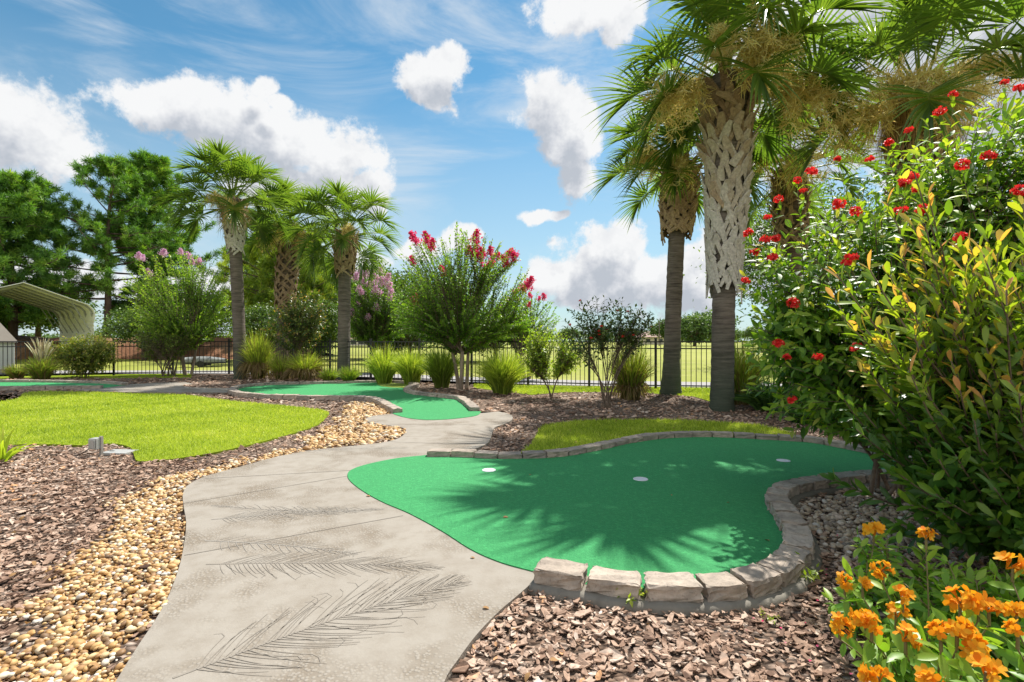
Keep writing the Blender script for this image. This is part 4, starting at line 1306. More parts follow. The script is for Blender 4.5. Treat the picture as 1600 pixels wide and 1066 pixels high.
# big red flowered shrub on the right
JB = np.array([3.03, 3.87, 0.])
JE = [(-.22, -.07, 1.61, 1.06, .95, .77), (.69, -.07, 2.12, 1.10, .95, .91), (-.69, -.05, 1.04, .62, .66, .54), (-.25, .0, .85, .55, .6, .45), (.6, -.1, 1.06, 1.0, .7, .66)]
red_px = [(1360, 250), (1415, 290), (1425, 278), (1336, 332), (1330, 405), (1322, 412), (1240, 475), (1211, 375), (1246, 283), (1216, 312), (1309, 250), (1490, 148), (1468, 176), (1571, 130), (1594, 140), (1505, 258), (1412, 288), (1432, 298), (1441, 330), (1408, 332), (1199, 341), (1196, 376), (1168, 366), (1165, 440), (1208, 404), (1228, 560), (1215, 538), (1238, 627), (1278, 560), (1442, 622), (1268, 270), (1387, 225), (1420, 205), (1500, 372), (1180, 395), (1310, 320), (1338, 545), (1255, 300), (1545, 245), (1590, 300)]
tips_x = np.array([ray_hit(x, y, JE, JB) for x, y in red_px])
t, JB, _ = shrub('flowering_shrub', JB, 'huge glossy green shrub with red flower clusters filling the right side', 'shrub', JE, 1400, M_JATRO, LB, .112, 17, 12, .5, 'spiral', .35, .3, 62, .2, .55, (.2, .66), .34, .017, .3, None, None, .12, tips_extra=tips_x - [0, 0, .05])
put_flowers(t, RED_C, tips_x, .78)

# orange tipped shrub at the right edge, in front
GB_ = np.array([2.95, 2.75, 0.])
GT = []
for px, py, Y in [(1440, 345, 2.75), (1410, 395, 2.8), (1390, 430, 2.75), (1500, 385, 2.65), (1510, 400, 2.6), (1545, 400, 2.6), (1580, 410, 2.6), (1440, 400, 2.6), (1470, 420, 2.55), (1380, 470, 2.6), (1415, 460, 2.55), (1360, 500, 2.7), (1380, 540, 2.6), (1580, 440, 2.4), (1600, 360, 2.7), (1560, 460, 2.4), (1520, 450, 2.45), (1600, 470, 2.4), (1640, 420, 2.5), (1660, 380, 2.7), (1460, 480, 2.45), (1430, 520, 2.45), (1490, 520, 2.4), (1400, 570, 2.5), (1540, 540, 2.3), (1600, 560, 2.3), (1370, 600, 2.7), (1440, 600, 2.5), (1500, 610, 2.35), (1560, 640, 2.3), (1610, 630, 2.2),
                  (1400, 640, 2.7), (1450, 680, 2.55), (1440, 715, 2.6), (1392, 702, 2.75), (1408, 738, 2.7), (1425, 765, 2.6), (1470, 750, 2.5), (1440, 790, 2.5), (1520, 700, 2.4), (1530, 780, 2.4), (1500, 830, 2.4), (1560, 840, 2.35), (1590, 760, 2.3), (1600, 840, 2.25), (1550, 720, 2.3), (1480, 650, 2.5), (1590, 690, 2.25), (1620, 800, 2.2), (1370, 560, 2.8)]:
    p = AT(px, py, Y) - GB_; p[2] = max(p[2], .12); GT.append(p)
GT = np.array(GT)
GT = np.vstack([GT, GT + rng.normal(0, .10, GT.shape) * [1, 1.4, 1], GT + rng.normal(0, .08, GT.shape) * [1, 1.4, 1], GT + rng.normal(0, .12, GT.shape) * [1, 1.4, 1]]); GT[:, 2] = np.maximum(GT[:, 2], .1)
GE = [(.2, .1, 1.2, .85, .8, .62), (.3, 0, .6, .75, .7, .5)]
tg = thing('orange_tipped_shrub', GB_, 'shrub with long glossy leaves and orange new tips at the right edge', 'shrub')
tips = np.vstack([GT, sample_ells(GE, 70, .6, .15)])
low = np.clip(tips[:, 2] / 1.6, .12, 1)
roots = np.c_[rng.normal(0, .1, len(tips)), rng.normal(0, .1, len(tips)), np.full(len(tips), -.02)]
A = roots + (np.c_[tips[:, 0] * .22, tips[:, 1] * .22, tips[:, 2] * .38]); C = A + (tips - A) * .5 + np.c_[tips[:, 0] * .10, tips[:, 1] * .1, -.06 * low]
mb = MB(); n8 = 14
sel = rng.choice(len(tips), n8, replace=False)
stems(mb, roots[sel], (roots[sel] + A[sel]) / 2 + [0, 0, .05], A[sel], .018, .010, 8, 6); stems(mb, A, C, tips, .0075, .003, 9, 5)
mb.build('stems', M_TWIG, tg)
hi = tips[:, 2] > .95
mb = MB()
for m_, vr, vt in ((hi, (.24, .60), .42), (~hi, (.16, .50), .16)):
    shoot_leaves(mb, LO, A[m_], C[m_], tips[m_], 32, .18, .122, 46, .06, 'spiral', vr, vt, upface=.35, tipscale=.72)
mb.build('foliage', M_GLOSSY, tg)

# orange flowers at the lower right
ora = [(1447, 837, .50), (1380, 890, .40), (1348, 912, .34), (1410, 932, .42), (1352, 968, .38), (1362, 975, .38), (1415, 995, .38), (1312, 975, .30), (1582, 885, .50), (1528, 943, .48), (1500, 940, .46), (1545, 950, .46), (1588, 955, .45), (1470, 988, .45), (1515, 1012, .42), (1590, 985, .45), (1372, 1058, .33), (1450, 1062, .36), (1400, 958, .36), (1495, 985, .46), (1540, 1050, .45), (1320, 910, .26), (1365, 830, .38)]
plants = [((1.82, 1.95), 'bushy orange flowered plant filling the lower right corner', .36, 62), ((1.40, 1.70), 'orange flowered plant at the edge of the bark mulch, lowest and leftmost', .17, 13), ((1.80, 2.42), 'tallest thin orange flowered plant before the grey tan pebbles', .2, 14), ((1.62, 1.45), 'orange flowered plant cut by the bottom edge of the view', .38, 54), ((2.25, 2.15), 'orange flowered plant under the orange tipped shrub', .34, 34), ((1.45, 2.12), 'small sprawling orange flowered plant beside the curved block rim', .13, 8)]
fp = np.array([G(x, y, z) for x, y, z in ora])
for (bx, by), lb, rad, ns in plants:
    t = thing('flowering_plant', (bx, by, 0), lb, 'flowering plant', 'orange flowered plants')
    own = fp[np.argmin(((fp[:, None, :2] - np.array([q[0] for q in plants])[None]) ** 2).sum(2), 1) == [q[0] for q in plants].index((bx, by))]
    loc = own - [bx, by, 0]
    n = ns
    an = rng.uniform(0, 2 * PI, n); rr = rad * np.sqrt(rng.random(n))
    tips = np.c_[np.cos(an) * rr, np.sin(an) * rr, rng.uniform(.15, .34, n) * (1 - .35 * (rr / rad) ** 2)]
    tips = np.vstack([tips, loc - [0, 0, .05]]) if len(loc) else tips
    roots = tips * np.array([.35, .35, 0]) - [0, 0, .02]
    C = roots + (tips - roots) * np.array([.25, .25, .6])
    mb = MB(); stems(mb, roots, C, tips, .004, .0025, 6, 4)
    if len(loc):
        stems(mb, tips[-len(loc):], loc - [0, 0, .03], loc + [0, 0, .0], .005, .004, 4, 5)
    mb.build('stems', M_STEMG, t)
    mb = MB(); shoot_leaves(mb, LB, roots, C, tips, 15, .25, .085, 66, .30, 'opposite', (.2, .7), .3, upface=.55, jit=.5)
    mb.build('foliage', M_ORANGELEAF, t)
    if len(loc): put_flowers(t, ORA_C, loc, .82, .35)


# crape myrtles
def myrtle(loc, label, ells, ntip, nfork, hfork, flowers, fl_mesh, leaf=.062, L=34, r_tr=.055, strays=None, fsc=1.0, ntr=3, var=(.12, .6)):
    base = np.array([loc[0], loc[1], 0.])
    t = thing('crape_myrtle', base, label, 'flowering tree', 'crape myrtle trees')
    an = np.arange(ntr) * 2.1 + .4
    roots = np.c_[np.cos(an) * .12, np.sin(an) * .12, np.zeros(ntr) - .03]
    forks = np.c_[np.cos(an) * .28 + rng.normal(0, .06, ntr), np.sin(an) * .25, np.full(ntr, hfork) + rng.normal(0, .08, ntr)]
    mb = MB(); stems(mb, roots, (roots + forks) / 2 + rng.normal(0, .04, (ntr, 3)), forks, r_tr, r_tr * .75, 10, 9)
    mb.build('trunk', M_MYRTLEBARK, t)
    tips = sample_ells(ells, ntip, .72, .5)
    if strays is not None: tips = np.vstack([tips, strays])
    if flowers is not None and len(flowers): tips = np.vstack([tips, flowers])
    k = rng.integers(0, ntr, len(tips))
    A = forks[k] + rng.normal(0, .05, (len(tips), 3))
    # second order: start part way along a limb
    lim = sample_ells(ells, 16, .35, .5) * [.7, .7, .8]
    j = np.argmin(((tips[:, None] - lim[None] * 1.3) ** 2).sum(2), 1)
    s = rng.uniform(.2, .9, len(tips))[:, None]
    A2 = A + (lim[j] - A) * s
    C = A2 + (tips - A2) * .5 + np.array([0, 0, 1.]) * (np.linalg.norm((tips - A2)[:, :2], axis=1) * .12)[:, None]
    mb = MB(); stems(mb, forks[rng.integers(0, ntr, 16)], lim * .5 + forks.mean(0) * .5, lim, r_tr * .5, r_tr * .2, 8, 6); stems(mb, A2, C, tips, .010, .003, 8, 4)
    mb.build('branches', M_TWIG, t)
    mb = MB(); shoot_leaves(mb, LS, A2, C, tips, L, .12, leaf, 66, .02, 'opposite', var, .35, upface=.3, tipscale=.8, jit=.3)
    mb.build('crown', M_MYRTLE, t)
    if flowers is not None and len(flowers): put_flowers(t, fl_mesh, flowers, fsc, .4)
    return t


def px_pts(lst, Y, base, jit=.25):
    return np.array([AT(x, y, Y + rng.normal(0, jit)) - np.array([base[0], base[1], 0]) for x, y in lst])


b = G(722, 608)
myrtle(b, 'central crape myrtle with magenta blooms and long arching leafy shoots', [(-.05, 0, 2.6, 1.8, 1.5, 1.5), (0, 0, 1.8, 2.0, 1.4, .8)], 560, 3, 1.0,
       px_pts([(646, 415), (668, 383), (672, 392), (652, 382), (742, 380), (728, 395), (753, 408), (755, 420), (776, 407), (768, 402), (800, 402), (793, 418), (804, 410), (808, 400), (812, 455), (824, 452), (745, 392), (696, 430), (790, 405), (756, 398), (648, 475), (735, 405)], b[1], b), PAN_MAG, .088, 46, fsc=1.2,
       strays=np.vstack([px_pts([(714, 345), (713, 352), (600, 462), (605, 470), (612, 480), (820, 430), (826, 420), (660, 400), (700, 400), (690, 420), (780, 440), (630, 430), (640, 440), (800, 450), (815, 445), (840, 480)], b[1], b, .4)]))
b = G(293, 586)
myrtle(b, 'left crape myrtle with a few pale pink tips behind the grey path', [(-.25, 0, 2.75, 1.95, 1.6, 1.7), (0, 0, 1.8, 1.7, 1.5, .9)], 430, 3, 1.0,
       px_pts([(217, 405), (222, 408), (283, 398), (297, 405), (300, 415), (310, 412), (235, 432), (255, 400)], b[1], b), PAN_PINK[:1], .105, 40, strays=px_pts([(190, 435), (200, 440), (185, 460), (330, 400), (345, 415), (280, 390), (362, 440)], b[1], b), var=(.25, .75))
b = np.array([-5.4, 20.5])
myrtle(b, 'dark crape myrtle covered in pink blooms beyond the fence', [(0, 0, 2.7, 1.5, 1.4, 1.45), (0, 0, 1.8, 1.3, 1.2, .8)], 380, 3, .9,
       px_pts([(563, 428), (570, 435), (580, 430), (592, 440), (600, 447), (575, 450), (560, 455), (585, 460), (605, 452), (610, 460), (572, 470), (567, 445), (583, 448), (596, 462), (588, 485), (577, 500), (560, 480), (548, 495), (603, 440), (556, 440), (548, 430), (594, 428), (610, 470), (565, 462)], b[1] - .9, b, .3), PAN_PINK, .12, 34, var=(0, .3), fsc=1.15)
b = np.array([.45, 16.8])
myrtle(b, 'crape myrtle with red blooms standing behind the central one', [(0, 0, 1.9, 1.15, 1.1, 1.05)], 150, 3, .8,
       px_pts([(790, 470), (800, 460), (812, 470), (820, 455), (830, 465), (842, 470), (785, 500), (780, 485), (825, 480), (850, 468)], b[1] - .6, b, .3), PAN_MAG, .10, 34, var=(.1, .5), fsc=.9)

# other bushes
b = G(948, 638)
t, bb, tp = shrub('open_shrub', b, 'leggy dark leaved shrub with bare fanning stems by the fence', 'shrub', [(0, 0, 1.62, .85, .6, .42), (-.45, 0, 1.25, .45, .4, .3), (.5, 0, 1.5, .42, .4, .4)], 230, M_MAGNOLIA, LM, .10, 12, 11, .7, 'spiral', .45, .2, 60, .15, .3, (.1, .7), .2, .013, .1, None, None, .5)
put_flowers(t, RED_C, tp[:16] + [0, 0, .02], .6)
b = G(862, 622)
shrub('small_tree', b, 'small lime leaved tree on a thin trunk in the mulch by the fence', 'tree', [(0, 0, .95, .78, .6, .52), (-.2, 0, 1.2, .5, .4, .35)], 330, M_LIME, LM, .09, 13, 3, .4, 'spiral', .3, .3, 60, .2, .45, (.1, .8), .2, .016, .03, None, None, .35)
b = G(462, 592)
shrub('open_shrub', b, 'open multi stemmed shrub with copper tips before the left fence', 'shrub', [(0, 0, 1.75, 1.1, .8, .8), (.35, .3, 2.4, .8, .7, .7)], 360, M_MAGNOLIA, LM, .125, 13, 8, .7, 'spiral', .35, .3, 60, .15, .4, (.15, .85), .25, .018, .12, None, None, .7)
b = G(130, 590)
shrub('rounded_bush', b, 'dense rounded yellow green bush beside the carport', 'bush', [(0, 0, .75, 1.15, .9, .72), (.3, 0, 1.0, .8, .7, .55)], 560, M_OLIVE, LM, .11, 13, 9, .3, 'spiral', .3, .3, 58, .15, .6, (.15, .75), .3, .014, .25, None, None, .05)
b = G(262, 588)
shrub('open_shrub', b, 'dark stemmed shrub under the pink tipped crape myrtle', 'shrub', [(0, 0, 1.3, 1.2, .9, .65), (-.2, 0, 1.0, .9, .7, .5)], 260, M_OLIVE, LM, .09, 12, 12, .6, 'spiral', .4, .3, 60, .15, .4, (0, .5), .25, .02, .3, None, None, .55)
b = G(1420, 660)
shrub('rounded_bush', (5.6, 7.2), 'dark bush in shade behind the red flowered shrub', 'bush', [(0, 0, .8, 1.3, 1.0, .85)], 260, M_JATRO, LB, .12, 12, 8, .4, 'spiral', .3, .3, 60, .2, .55, (0, .5), .25, .015, .25, None, None, .05)


def grass_clump(name, loc, label, h, rtop, n, mat=None, green=(.45, .95), brown=.0, wid=.012, lean=.45, group='ornamental grass clumps', cat='grass clump', r0=.18, zb=0.0, droop=.25):
    t = thing(name, (loc[0], loc[1], 0), label, cat, group)
    r = rng
    n = int(n * 1.5); wid = wid * 1.4 if wid < .02 else wid; rtop = rtop * 1.08
    a = r.uniform(0, 2 * PI, n); rr = r0 * np.sqrt(r.random(n))
    P0 = np.c_[np.cos(a) * rr, np.sin(a) * rr, np.full(n, -.02)]
    a2 = a + r.normal(0, .5, n); q = np.sqrt(r.random(n))
    hh = h * r.uniform(.7, 1.08, n) * (1 - .28 * q ** 2)
    out = np.c_[np.cos(a2), np.sin(a2), np.zeros(n)] * (rtop * q * r.uniform(.7, 1.1, n))[:, None]
    P2 = P0 * 1.0 + out + np.c_[np.zeros((n, 2)), hh]
    P1 = P0 + out * .22 + np.c_[np.zeros((n, 2)), hh * .72]
    P2[:, 2] -= droop * hh * q ** 2
    K = 6; tt = np.broadcast_to(np.linspace(0, 1, K), (n, K))
    P, T = bez(P0, P1, P2, tt)
    W = nrm(np.cross(T, r.normal(size=(n, 1, 3))))
    wd = wid * np.interp(np.linspace(0, 1, K), [0, .4, 1], [.8, 1, .08]) * 1.0
    wd = wd[None, :] * r.uniform(.7, 1.2, (n, 1))
    V = np.stack([P - W * wd[..., None] / 2, P + W * wd[..., None] / 2], 2)
    o_ = (np.arange(n) * K * 2)[:, None, None] + (np.arange(K - 1) * 2)[None, :, None]
    f = (o_ + np.array([0, 1, 3, 2])).reshape(-1, 4)
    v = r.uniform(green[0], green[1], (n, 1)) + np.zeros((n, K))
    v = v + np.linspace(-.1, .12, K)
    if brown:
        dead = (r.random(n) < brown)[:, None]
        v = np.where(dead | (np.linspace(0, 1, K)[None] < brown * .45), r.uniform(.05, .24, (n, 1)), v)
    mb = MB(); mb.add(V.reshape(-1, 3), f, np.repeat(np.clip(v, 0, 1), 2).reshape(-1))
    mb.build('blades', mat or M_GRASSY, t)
    return t


def skirt(t, h, r1, n, r0=.16):
    """drooping dead leaves round a clump"""
    r = rng
    a = r.uniform(0, 2 * PI, n); c = np.c_[np.cos(a), np.sin(a), np.zeros(n)]
    P0 = c * r0 * r.random((n, 1)) + [0, 0, .05]; P1 = c * (r1 * .7) + np.c_[np.zeros((n, 2)), h * r.uniform(.7, 1.3, n)]; P2 = c * (r1 * r.uniform(.7, 1.25, (n, 1))) + np.c_[r.normal(0, .05, (n, 2)), h * r.uniform(0, .5, n)]
    K = 5; P, T = bez(P0, P1, P2, np.broadcast_to(np.linspace(0, 1, K), (n, K)))
    W = nrm(np.cross(T, c[:, None] + r.normal(0, .5, (n, 1, 3)))) * .007
    V = np.stack([P - W, P + W], 2)
    o_ = (np.arange(n) * K * 2)[:, None, None] + (np.arange(K - 1) * 2)[None, :, None]
    mb = MB(); mb.add(V.reshape(-1, 3), (o_ + np.array([0, 1, 3, 2])).reshape(-1, 4), np.repeat(r.uniform(0, .26, n), K * 2))
    mb.build('dead_leaves', M_GRASSY, t)


GC = 'ornamental_grass'
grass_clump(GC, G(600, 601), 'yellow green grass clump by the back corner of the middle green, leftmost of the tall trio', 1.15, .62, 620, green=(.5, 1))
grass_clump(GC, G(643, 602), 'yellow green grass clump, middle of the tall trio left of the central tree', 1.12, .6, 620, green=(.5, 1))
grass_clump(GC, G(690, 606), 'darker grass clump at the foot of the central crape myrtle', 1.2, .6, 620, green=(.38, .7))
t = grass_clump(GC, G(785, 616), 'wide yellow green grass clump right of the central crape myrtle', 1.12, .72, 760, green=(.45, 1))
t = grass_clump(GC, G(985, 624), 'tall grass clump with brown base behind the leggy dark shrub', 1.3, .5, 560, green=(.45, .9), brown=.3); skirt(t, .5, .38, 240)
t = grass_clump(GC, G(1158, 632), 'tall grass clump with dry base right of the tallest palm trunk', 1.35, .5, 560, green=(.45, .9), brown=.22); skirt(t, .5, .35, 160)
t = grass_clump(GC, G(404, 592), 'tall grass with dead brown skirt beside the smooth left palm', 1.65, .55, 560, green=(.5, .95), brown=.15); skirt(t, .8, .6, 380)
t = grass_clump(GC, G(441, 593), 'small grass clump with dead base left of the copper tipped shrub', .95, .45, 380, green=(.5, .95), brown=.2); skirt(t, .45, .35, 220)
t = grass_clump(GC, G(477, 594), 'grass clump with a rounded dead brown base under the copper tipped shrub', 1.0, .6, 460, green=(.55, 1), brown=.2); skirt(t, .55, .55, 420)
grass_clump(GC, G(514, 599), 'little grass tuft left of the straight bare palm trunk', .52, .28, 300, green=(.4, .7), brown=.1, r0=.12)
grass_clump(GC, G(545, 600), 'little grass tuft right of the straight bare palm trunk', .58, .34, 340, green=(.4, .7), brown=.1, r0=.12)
grass_clump(GC, G(26, 592), 'small rounded brownish grass tuft by the white shed', .55, .36, 380, green=(.38, .6), brown=.4, r0=.15)
t = grass_clump(GC, G(65, 595), 'wispy grass clump with pale plumes left of the dense rounded bush', .85, .5, 480, green=(.4, .75), brown=.25)
a = rng.uniform(0, 6.28, 46); n = 46
P0 = np.zeros((n, 3)); P2 = np.c_[np.cos(a) * .55 * rng.random(n), np.sin(a) * .4 * rng.random(n), rng.uniform(.95, 1.35, n)]; P1 = P2 * [.25, .25, .7]
Pb, Tb = bez(P0, P1, P2, np.broadcast_to(np.linspace(.5, 1, 9), (n, 9)))
mb = MB(); tubes(mb, Pb, np.array([.002, .002, .003, .008, .012, .013, .011, .007, .002]) * 1.2, 4, rng.uniform(0, 1, n)); mb.build('plumes', M_PLUME, t)
grass_clump('strap_leaf_plant', G(1205, 642), 'low dark strap leaved plant between the tallest palm and the red flowered shrub', .62, .62, 240, M_GRASSDK, (.1, .8), 0, .036, group=None, cat='plant', r0=.25, droop=.5)
grass_clump('strap_leaf_plant', G(1262, 662), 'dark strap leaved plant under the red flowered shrub edge', .5, .5, 170, M_GRASSDK, (.1, .8), 0, .036, group=None, cat='plant', r0=.2, droop=.5)
grass_clump('strap_leaf_plant', G(2, 722), 'pale yellow green spiky plant at the left edge of the mulch', .42, .34, 16, M_LIME, (.6, 1), 0, .036, group=None, cat='plant', r0=.06, droop=.3)
for (px, py), h, nlf, lb in (((980, 945), .09, 9, 'tiny green weed at the foot of the front blocks'), ((1257, 908), .10, 10, 'small green weed by the curved end of the block rim'), ((1203, 972), .04, 6, 'tiny green seedling in the dark mulch'), ((1140, 1030), .0, 0, '')):
    if not nlf: continue
    g = G(px, py)
    t = thing('weed', g, lb, 'weed')
    n = nlf; an = rng.uniform(0, 6.28, n); tips = np.c_[np.cos(an) * h * .9, np.sin(an) * h * .9, rng.uniform(.5, 1, n) * h]
    mb = MB(); stems(mb, tips * 0, tips * [.3, .3, .7], tips, .0016, .001, 5, 3); mb.build('stems', M_STEMG, t)
    mb = MB(); shoot_leaves(mb, LM, tips * 0, tips * [.3, .3, .7], tips, 6, .4, h * .45, 60, .1, 'spiral', (.4, .8), .2); mb.build('foliage', M_LIME, t)


# ------------------------------------------------------------------ background trees
M_PINE = foliage('pine_needles', [(0, (.022, .060, .012)), (.4, (.060, .130, .020)), (.75, (.125, .215, .028)), (1, (.22, .27, .05))], .34, (1.4, 1.5, .45), .5, .35, 1.85)
M_PINEY = foliage('yellow_green_pine_needles', [(0, (.05, .10, .015)), (.4, (.125, .185, .022)), (.75, (.24, .29, .035)), (1, (.34, .34, .07))], .38, (1.4, 1.4, .45), .5, .35)  # yellower needle green, this pine's own colour
M_OAK = foliage('oak_leaf', [(0, (.022, .045, .014)), (.5, (.055, .095, .022)), (1, (.13, .18, .035))], .35, (1.4, 1.5, .5), .45, .4)
M_FAR = foliage('far_tree_leaf', [(0, (.035, .065, .025)), (.5, (.075, .125, .038)), (1, (.15, .20, .06))], .3, (1.3, 1.4, .6), .5, .3)
M_PINEBARK = bark('pine_bark', (.055, .04, .03), (.19, .13, .095), (5, 5, 1.5), None, 1, .05)


def tuft_tmpl(n, seed, w=.035):
    r = np.random.default_rng(seed); V = []; Fc = []
    for i in range(n):
        d = nrm(r.normal(size=3) + [0, .55, 0]); s = nrm(np.cross(d, r.normal(size=3))) * w
        L = r.uniform(.6, 1.05); k = len(V)
        V += [d * .08 - s * .6, d * .08 + s * .6, d * L * .6 - s, d * L * .6 + s, d * L]
        Fc.append([k, k + 1, k + 3, k + 2])
    V = np.array(V); Fc = np.array(Fc); T3 = np.array([[k + 2, k + 3, k + 4] for k in range(0, len(V), 5)])
    return V, [Fc, T3]


TUFT = [tuft_tmpl(15, 5, .04), tuft_tmpl(15, 6, .04)]


def pine(loc, label, H, h0, rad, nbr, ntuft, mat=None, tuft=.42, seed=1, dens=1.0, rtr=.26, lean=(0, 0), group='pine trees behind the carport', skew=(0, 0), prof=None):
    r = np.random.default_rng(seed)
    t = thing('pine_tree', (loc[0], loc[1], 0), label, 'pine tree', group)
    zs = np.linspace(-.1, H * .96, 30); u = np.clip(zs / H, 0, 1)
    ax = np.c_[lean[0] * u ** 1.5 + .12 * np.sin(u * 7), lean[1] * u ** 1.5, zs]
    mb = MB(); tubes(mb, ax, rtr * (1.02 - u) ** .8 + .02, 10); mb.build('trunk', M_PINEBARK, t)
    f = np.sort(r.random(nbr) ** .9); z = h0 + (H - h0) * f
    prof = prof or (lambda q: np.sin(PI * np.clip(q * .82 + .18, 0, 1)) ** .7)
    L = rad * prof(f) * r.uniform(.55, 1.1, nbr)
    az_ = np.arange(nbr) * 2.4 + r.normal(0, .4, nbr)
    c = np.c_[np.cos(az_), np.sin(az_), np.zeros(nbr)]
    A = np.stack([np.interp(z, zs, ax[:, k]) for k in range(3)], 1)
    up = (-.05 + .75 * f ** 1.5) + r.normal(0, .12, nbr)
    B = A + c * L[:, None] + np.c_[np.zeros((nbr, 2)), L * up] + np.c_[np.full(nbr, skew[0]), np.full(nbr, skew[1]), np.zeros(nbr)] * (L / rad)[:, None]
    C = A + (B - A) * .5 + np.c_[np.zeros((nbr, 2)), -L * .06]
    mb = MB(); stems(mb, A, C, B, .075 * (1.1 - f) + .03, .015, 8, 5)
    # twigs
    m = 7
    tt = r.uniform(.3, 1.0, (nbr, m)); P, T = bez(A, C, B, tt)
    Q = P + nrm(T * .6 + r.normal(0, .7, P.shape) + [0, 0, .25]) * (L[:, None, None] * r.uniform(.14, .36, (nbr, m, 1)))
    P_, Q_ = P.reshape(-1, 3), Q.reshape(-1, 3)
    stems(mb, P_, (P_ + Q_) / 2, Q_, .022, .008, 4, 4)
    mb.build('branches', M_PINEBARK, t)
    tuft = tuft * .78; n = int(ntuft * 1.9); k = r.integers(0, len(P_), n); s = r.uniform(.35, 1.05, n)[:, None]
    T0 = P_[k] + (Q_[k] - P_[k]) * s + r.normal(0, .14, (n, 3)) * tuft * 1.2
    D = nrm(Q_[k] - P_[k]) + [0, 0, .5] + r.normal(0, .4, (n, 3))
    M = frames(D, r.normal(size=(n, 3))) * (tuft * r.uniform(.7, 1.2, n))[:, None, None]
    mb = MB()
    v = np.clip(r.normal(.45, .17, n) + .2 * np.sin(k * 1.7), 0, 1)
    for j in range(2):
        mb.inst(TUFT[j][0], TUFT[j][1], M[j::2], T0[j::2], v[j::2])
    mb.build('crown', mat or M_PINE, t)
    return t


def broad_tree(loc, label, ells, nclump, nleaf, leaf, mat, H0, rtr, seed=1, name='tree', cat='tree', group=None, csize=.5, hang=0.0, bark_m=None):
    r = np.random.default_rng(seed)
    t = thing(name, (loc[0], loc[1], 0), label, cat, group)
    cl = sample_ells(ells, nclump, .45, .3)
    fork = np.array([0, 0, H0]); cen = np.array([e[:3] for e in ells]).mean(0)
    mb = MB()
    stems(mb, np.array([[0, 0, -.1]]), np.array([[.1, 0, H0 * .5]]), fork[None], rtr, rtr * .75, 10, 10)
    nl = 9
    lim = sample_ells(ells, nl, .3, .3) * [.8, .8, .9]
    stems(mb, np.repeat(fork[None] * [1, 1, .97], nl, 0), (fork + lim) / 2 + [0, 0, .3], lim, rtr * .55, rtr * .15, 9, 7)
    mb.build('trunk', bark_m or M_PINEBARK, t)
    j = np.argmin(((cl[:, None] - lim[None]) ** 2).sum(2), 1)
    mb = MB(); stems(mb, lim[j] * .8 + fork * .2, (lim[j] + cl) / 2 + [0, 0, .15], cl, rtr * .14, .008, 6, 4); mb.build('branches', bark_m or M_PINEBARK, t)
    k = r.integers(0, nclump, nleaf)
    cs = csize * r.uniform(.6, 1.3, nclump)
    P = cl[k] + r.normal(0, .5, (nleaf, 3)) * cs[k][:, None] * [1, 1, .75]
    if hang: P[:, 2] -= hang * r.random(nleaf) ** 2 * (cs[k] * 2)
    mb = MB()
    put_leaves(mb, LS, P, r.normal(size=(nleaf, 3)) + [0, 0, -.2], r.normal(0, .7, (nleaf, 3)) + [0, 0, 1], leaf * r.uniform(.7, 1.3, nleaf), np.clip(r.normal(.45, .18, nleaf) + .22 * np.sin(k * 2.3), 0, 1), r.uniform(.9, 1.4, nleaf))
    mb.build('crown', mat, t)
    return t


def copy_tree(src, loc, rz, sc, label, group=None):
    r_ = src.copy(); col.objects.link(r_); r_.location = loc; r_.rotation_euler = (0, 0, rz); r_.scale = sc; r_['label'] = label
    if group: r_['group'] = group
    for ch in list(src.children):
        c2 = ch.copy(); col.objects.link(c2); c2.parent = r_
    return r_


pine(AT(18, 533, 38)[:2], 'tall dense pine at the far left above the carport', 13.2, 2.6, 4.9, 95, 5200, tuft=.62, seed=3, rtr=.3)
pine(AT(165, 533, 42)[:2], 'open crowned pine with a bare visible trunk right of the carport', 15.6, 3.0, 5.2, 70, 2300, tuft=.60, seed=4, lean=(.6, 0), rtr=.28, skew=(.6, 0))
pine(AT(243, 533, 46)[:2], 'tall bright pine behind the left palm cluster', 17.6, 4.5, 4.4, 85, 4200, tuft=.66, seed=5, lean=(-.7, 0), rtr=.3, skew=(.3, 0))
pine(AT(455, 533, 34)[:2], 'yellow green pine between the left palms', 8.0, 1.2, 4.0, 75, 3800, M_PINEY, tuft=.5, seed=6, rtr=.2)
pine(AT(408, 533, 40)[:2], 'slim dark pine trunk behind the stout left palm', 11.0, 4.5, 3.4, 45, 1900, tuft=.52, seed=8, rtr=.28)
pine(AT(-70, 533, 36)[:2], 'pine at the very left edge behind the shed', 12.5, 2.5, 5.0, 80, 3600, tuft=.62, seed=9, rtr=.3)
oak = broad_tree((14.2, 24.5), 'dark leafy oak seen between the tallest palm trunk and the red shrub', [(0, 0, 6.6, 3.9, 3.5, 2.6), (-2.2, 0, 5.2, 2.0, 2, 1.6)], 130, 12000, .17, M_OAK, 2.6, .3, 12, 'oak_tree', 'oak tree', None, 1.0, .9)
d1_ = broad_tree(AT(600, 533, 36)[:2], 'dark rounded tree behind the pink blooming crape myrtle', [(0, 0, 3.9, 3.4, 3, 2.4), (1.5, 0, 3.0, 2.5, 2, 1.8)], 110, 9000, .26, M_OAK, 1.6, .22, 13, 'background_tree', 'tree', 'trees behind the fence', 1.0)
copy_tree(d1_, AT(520, 533, 44), 1.3, (1.25, 1.25, 1.15), 'dark tree between the bare palm trunk and the yellow green pine', 'trees behind the fence')
copy_tree(d1_, AT(690, 533, 48), 2.2, (1.1, 1.1, .95), 'dark tree behind the central flowering tree', 'trees behind the fence')
copy_tree(d1_, AT(330, 533, 48), 3.0, (1.3, 1.3, .72), 'low dark tree behind the left crape myrtle', 'trees behind the fence')
copy_tree(d1_, AT(255, 533, 47), 4.2, (1.0, 1.0, .75), 'low dark tree behind the dark stemmed shrub', 'trees behind the fence')
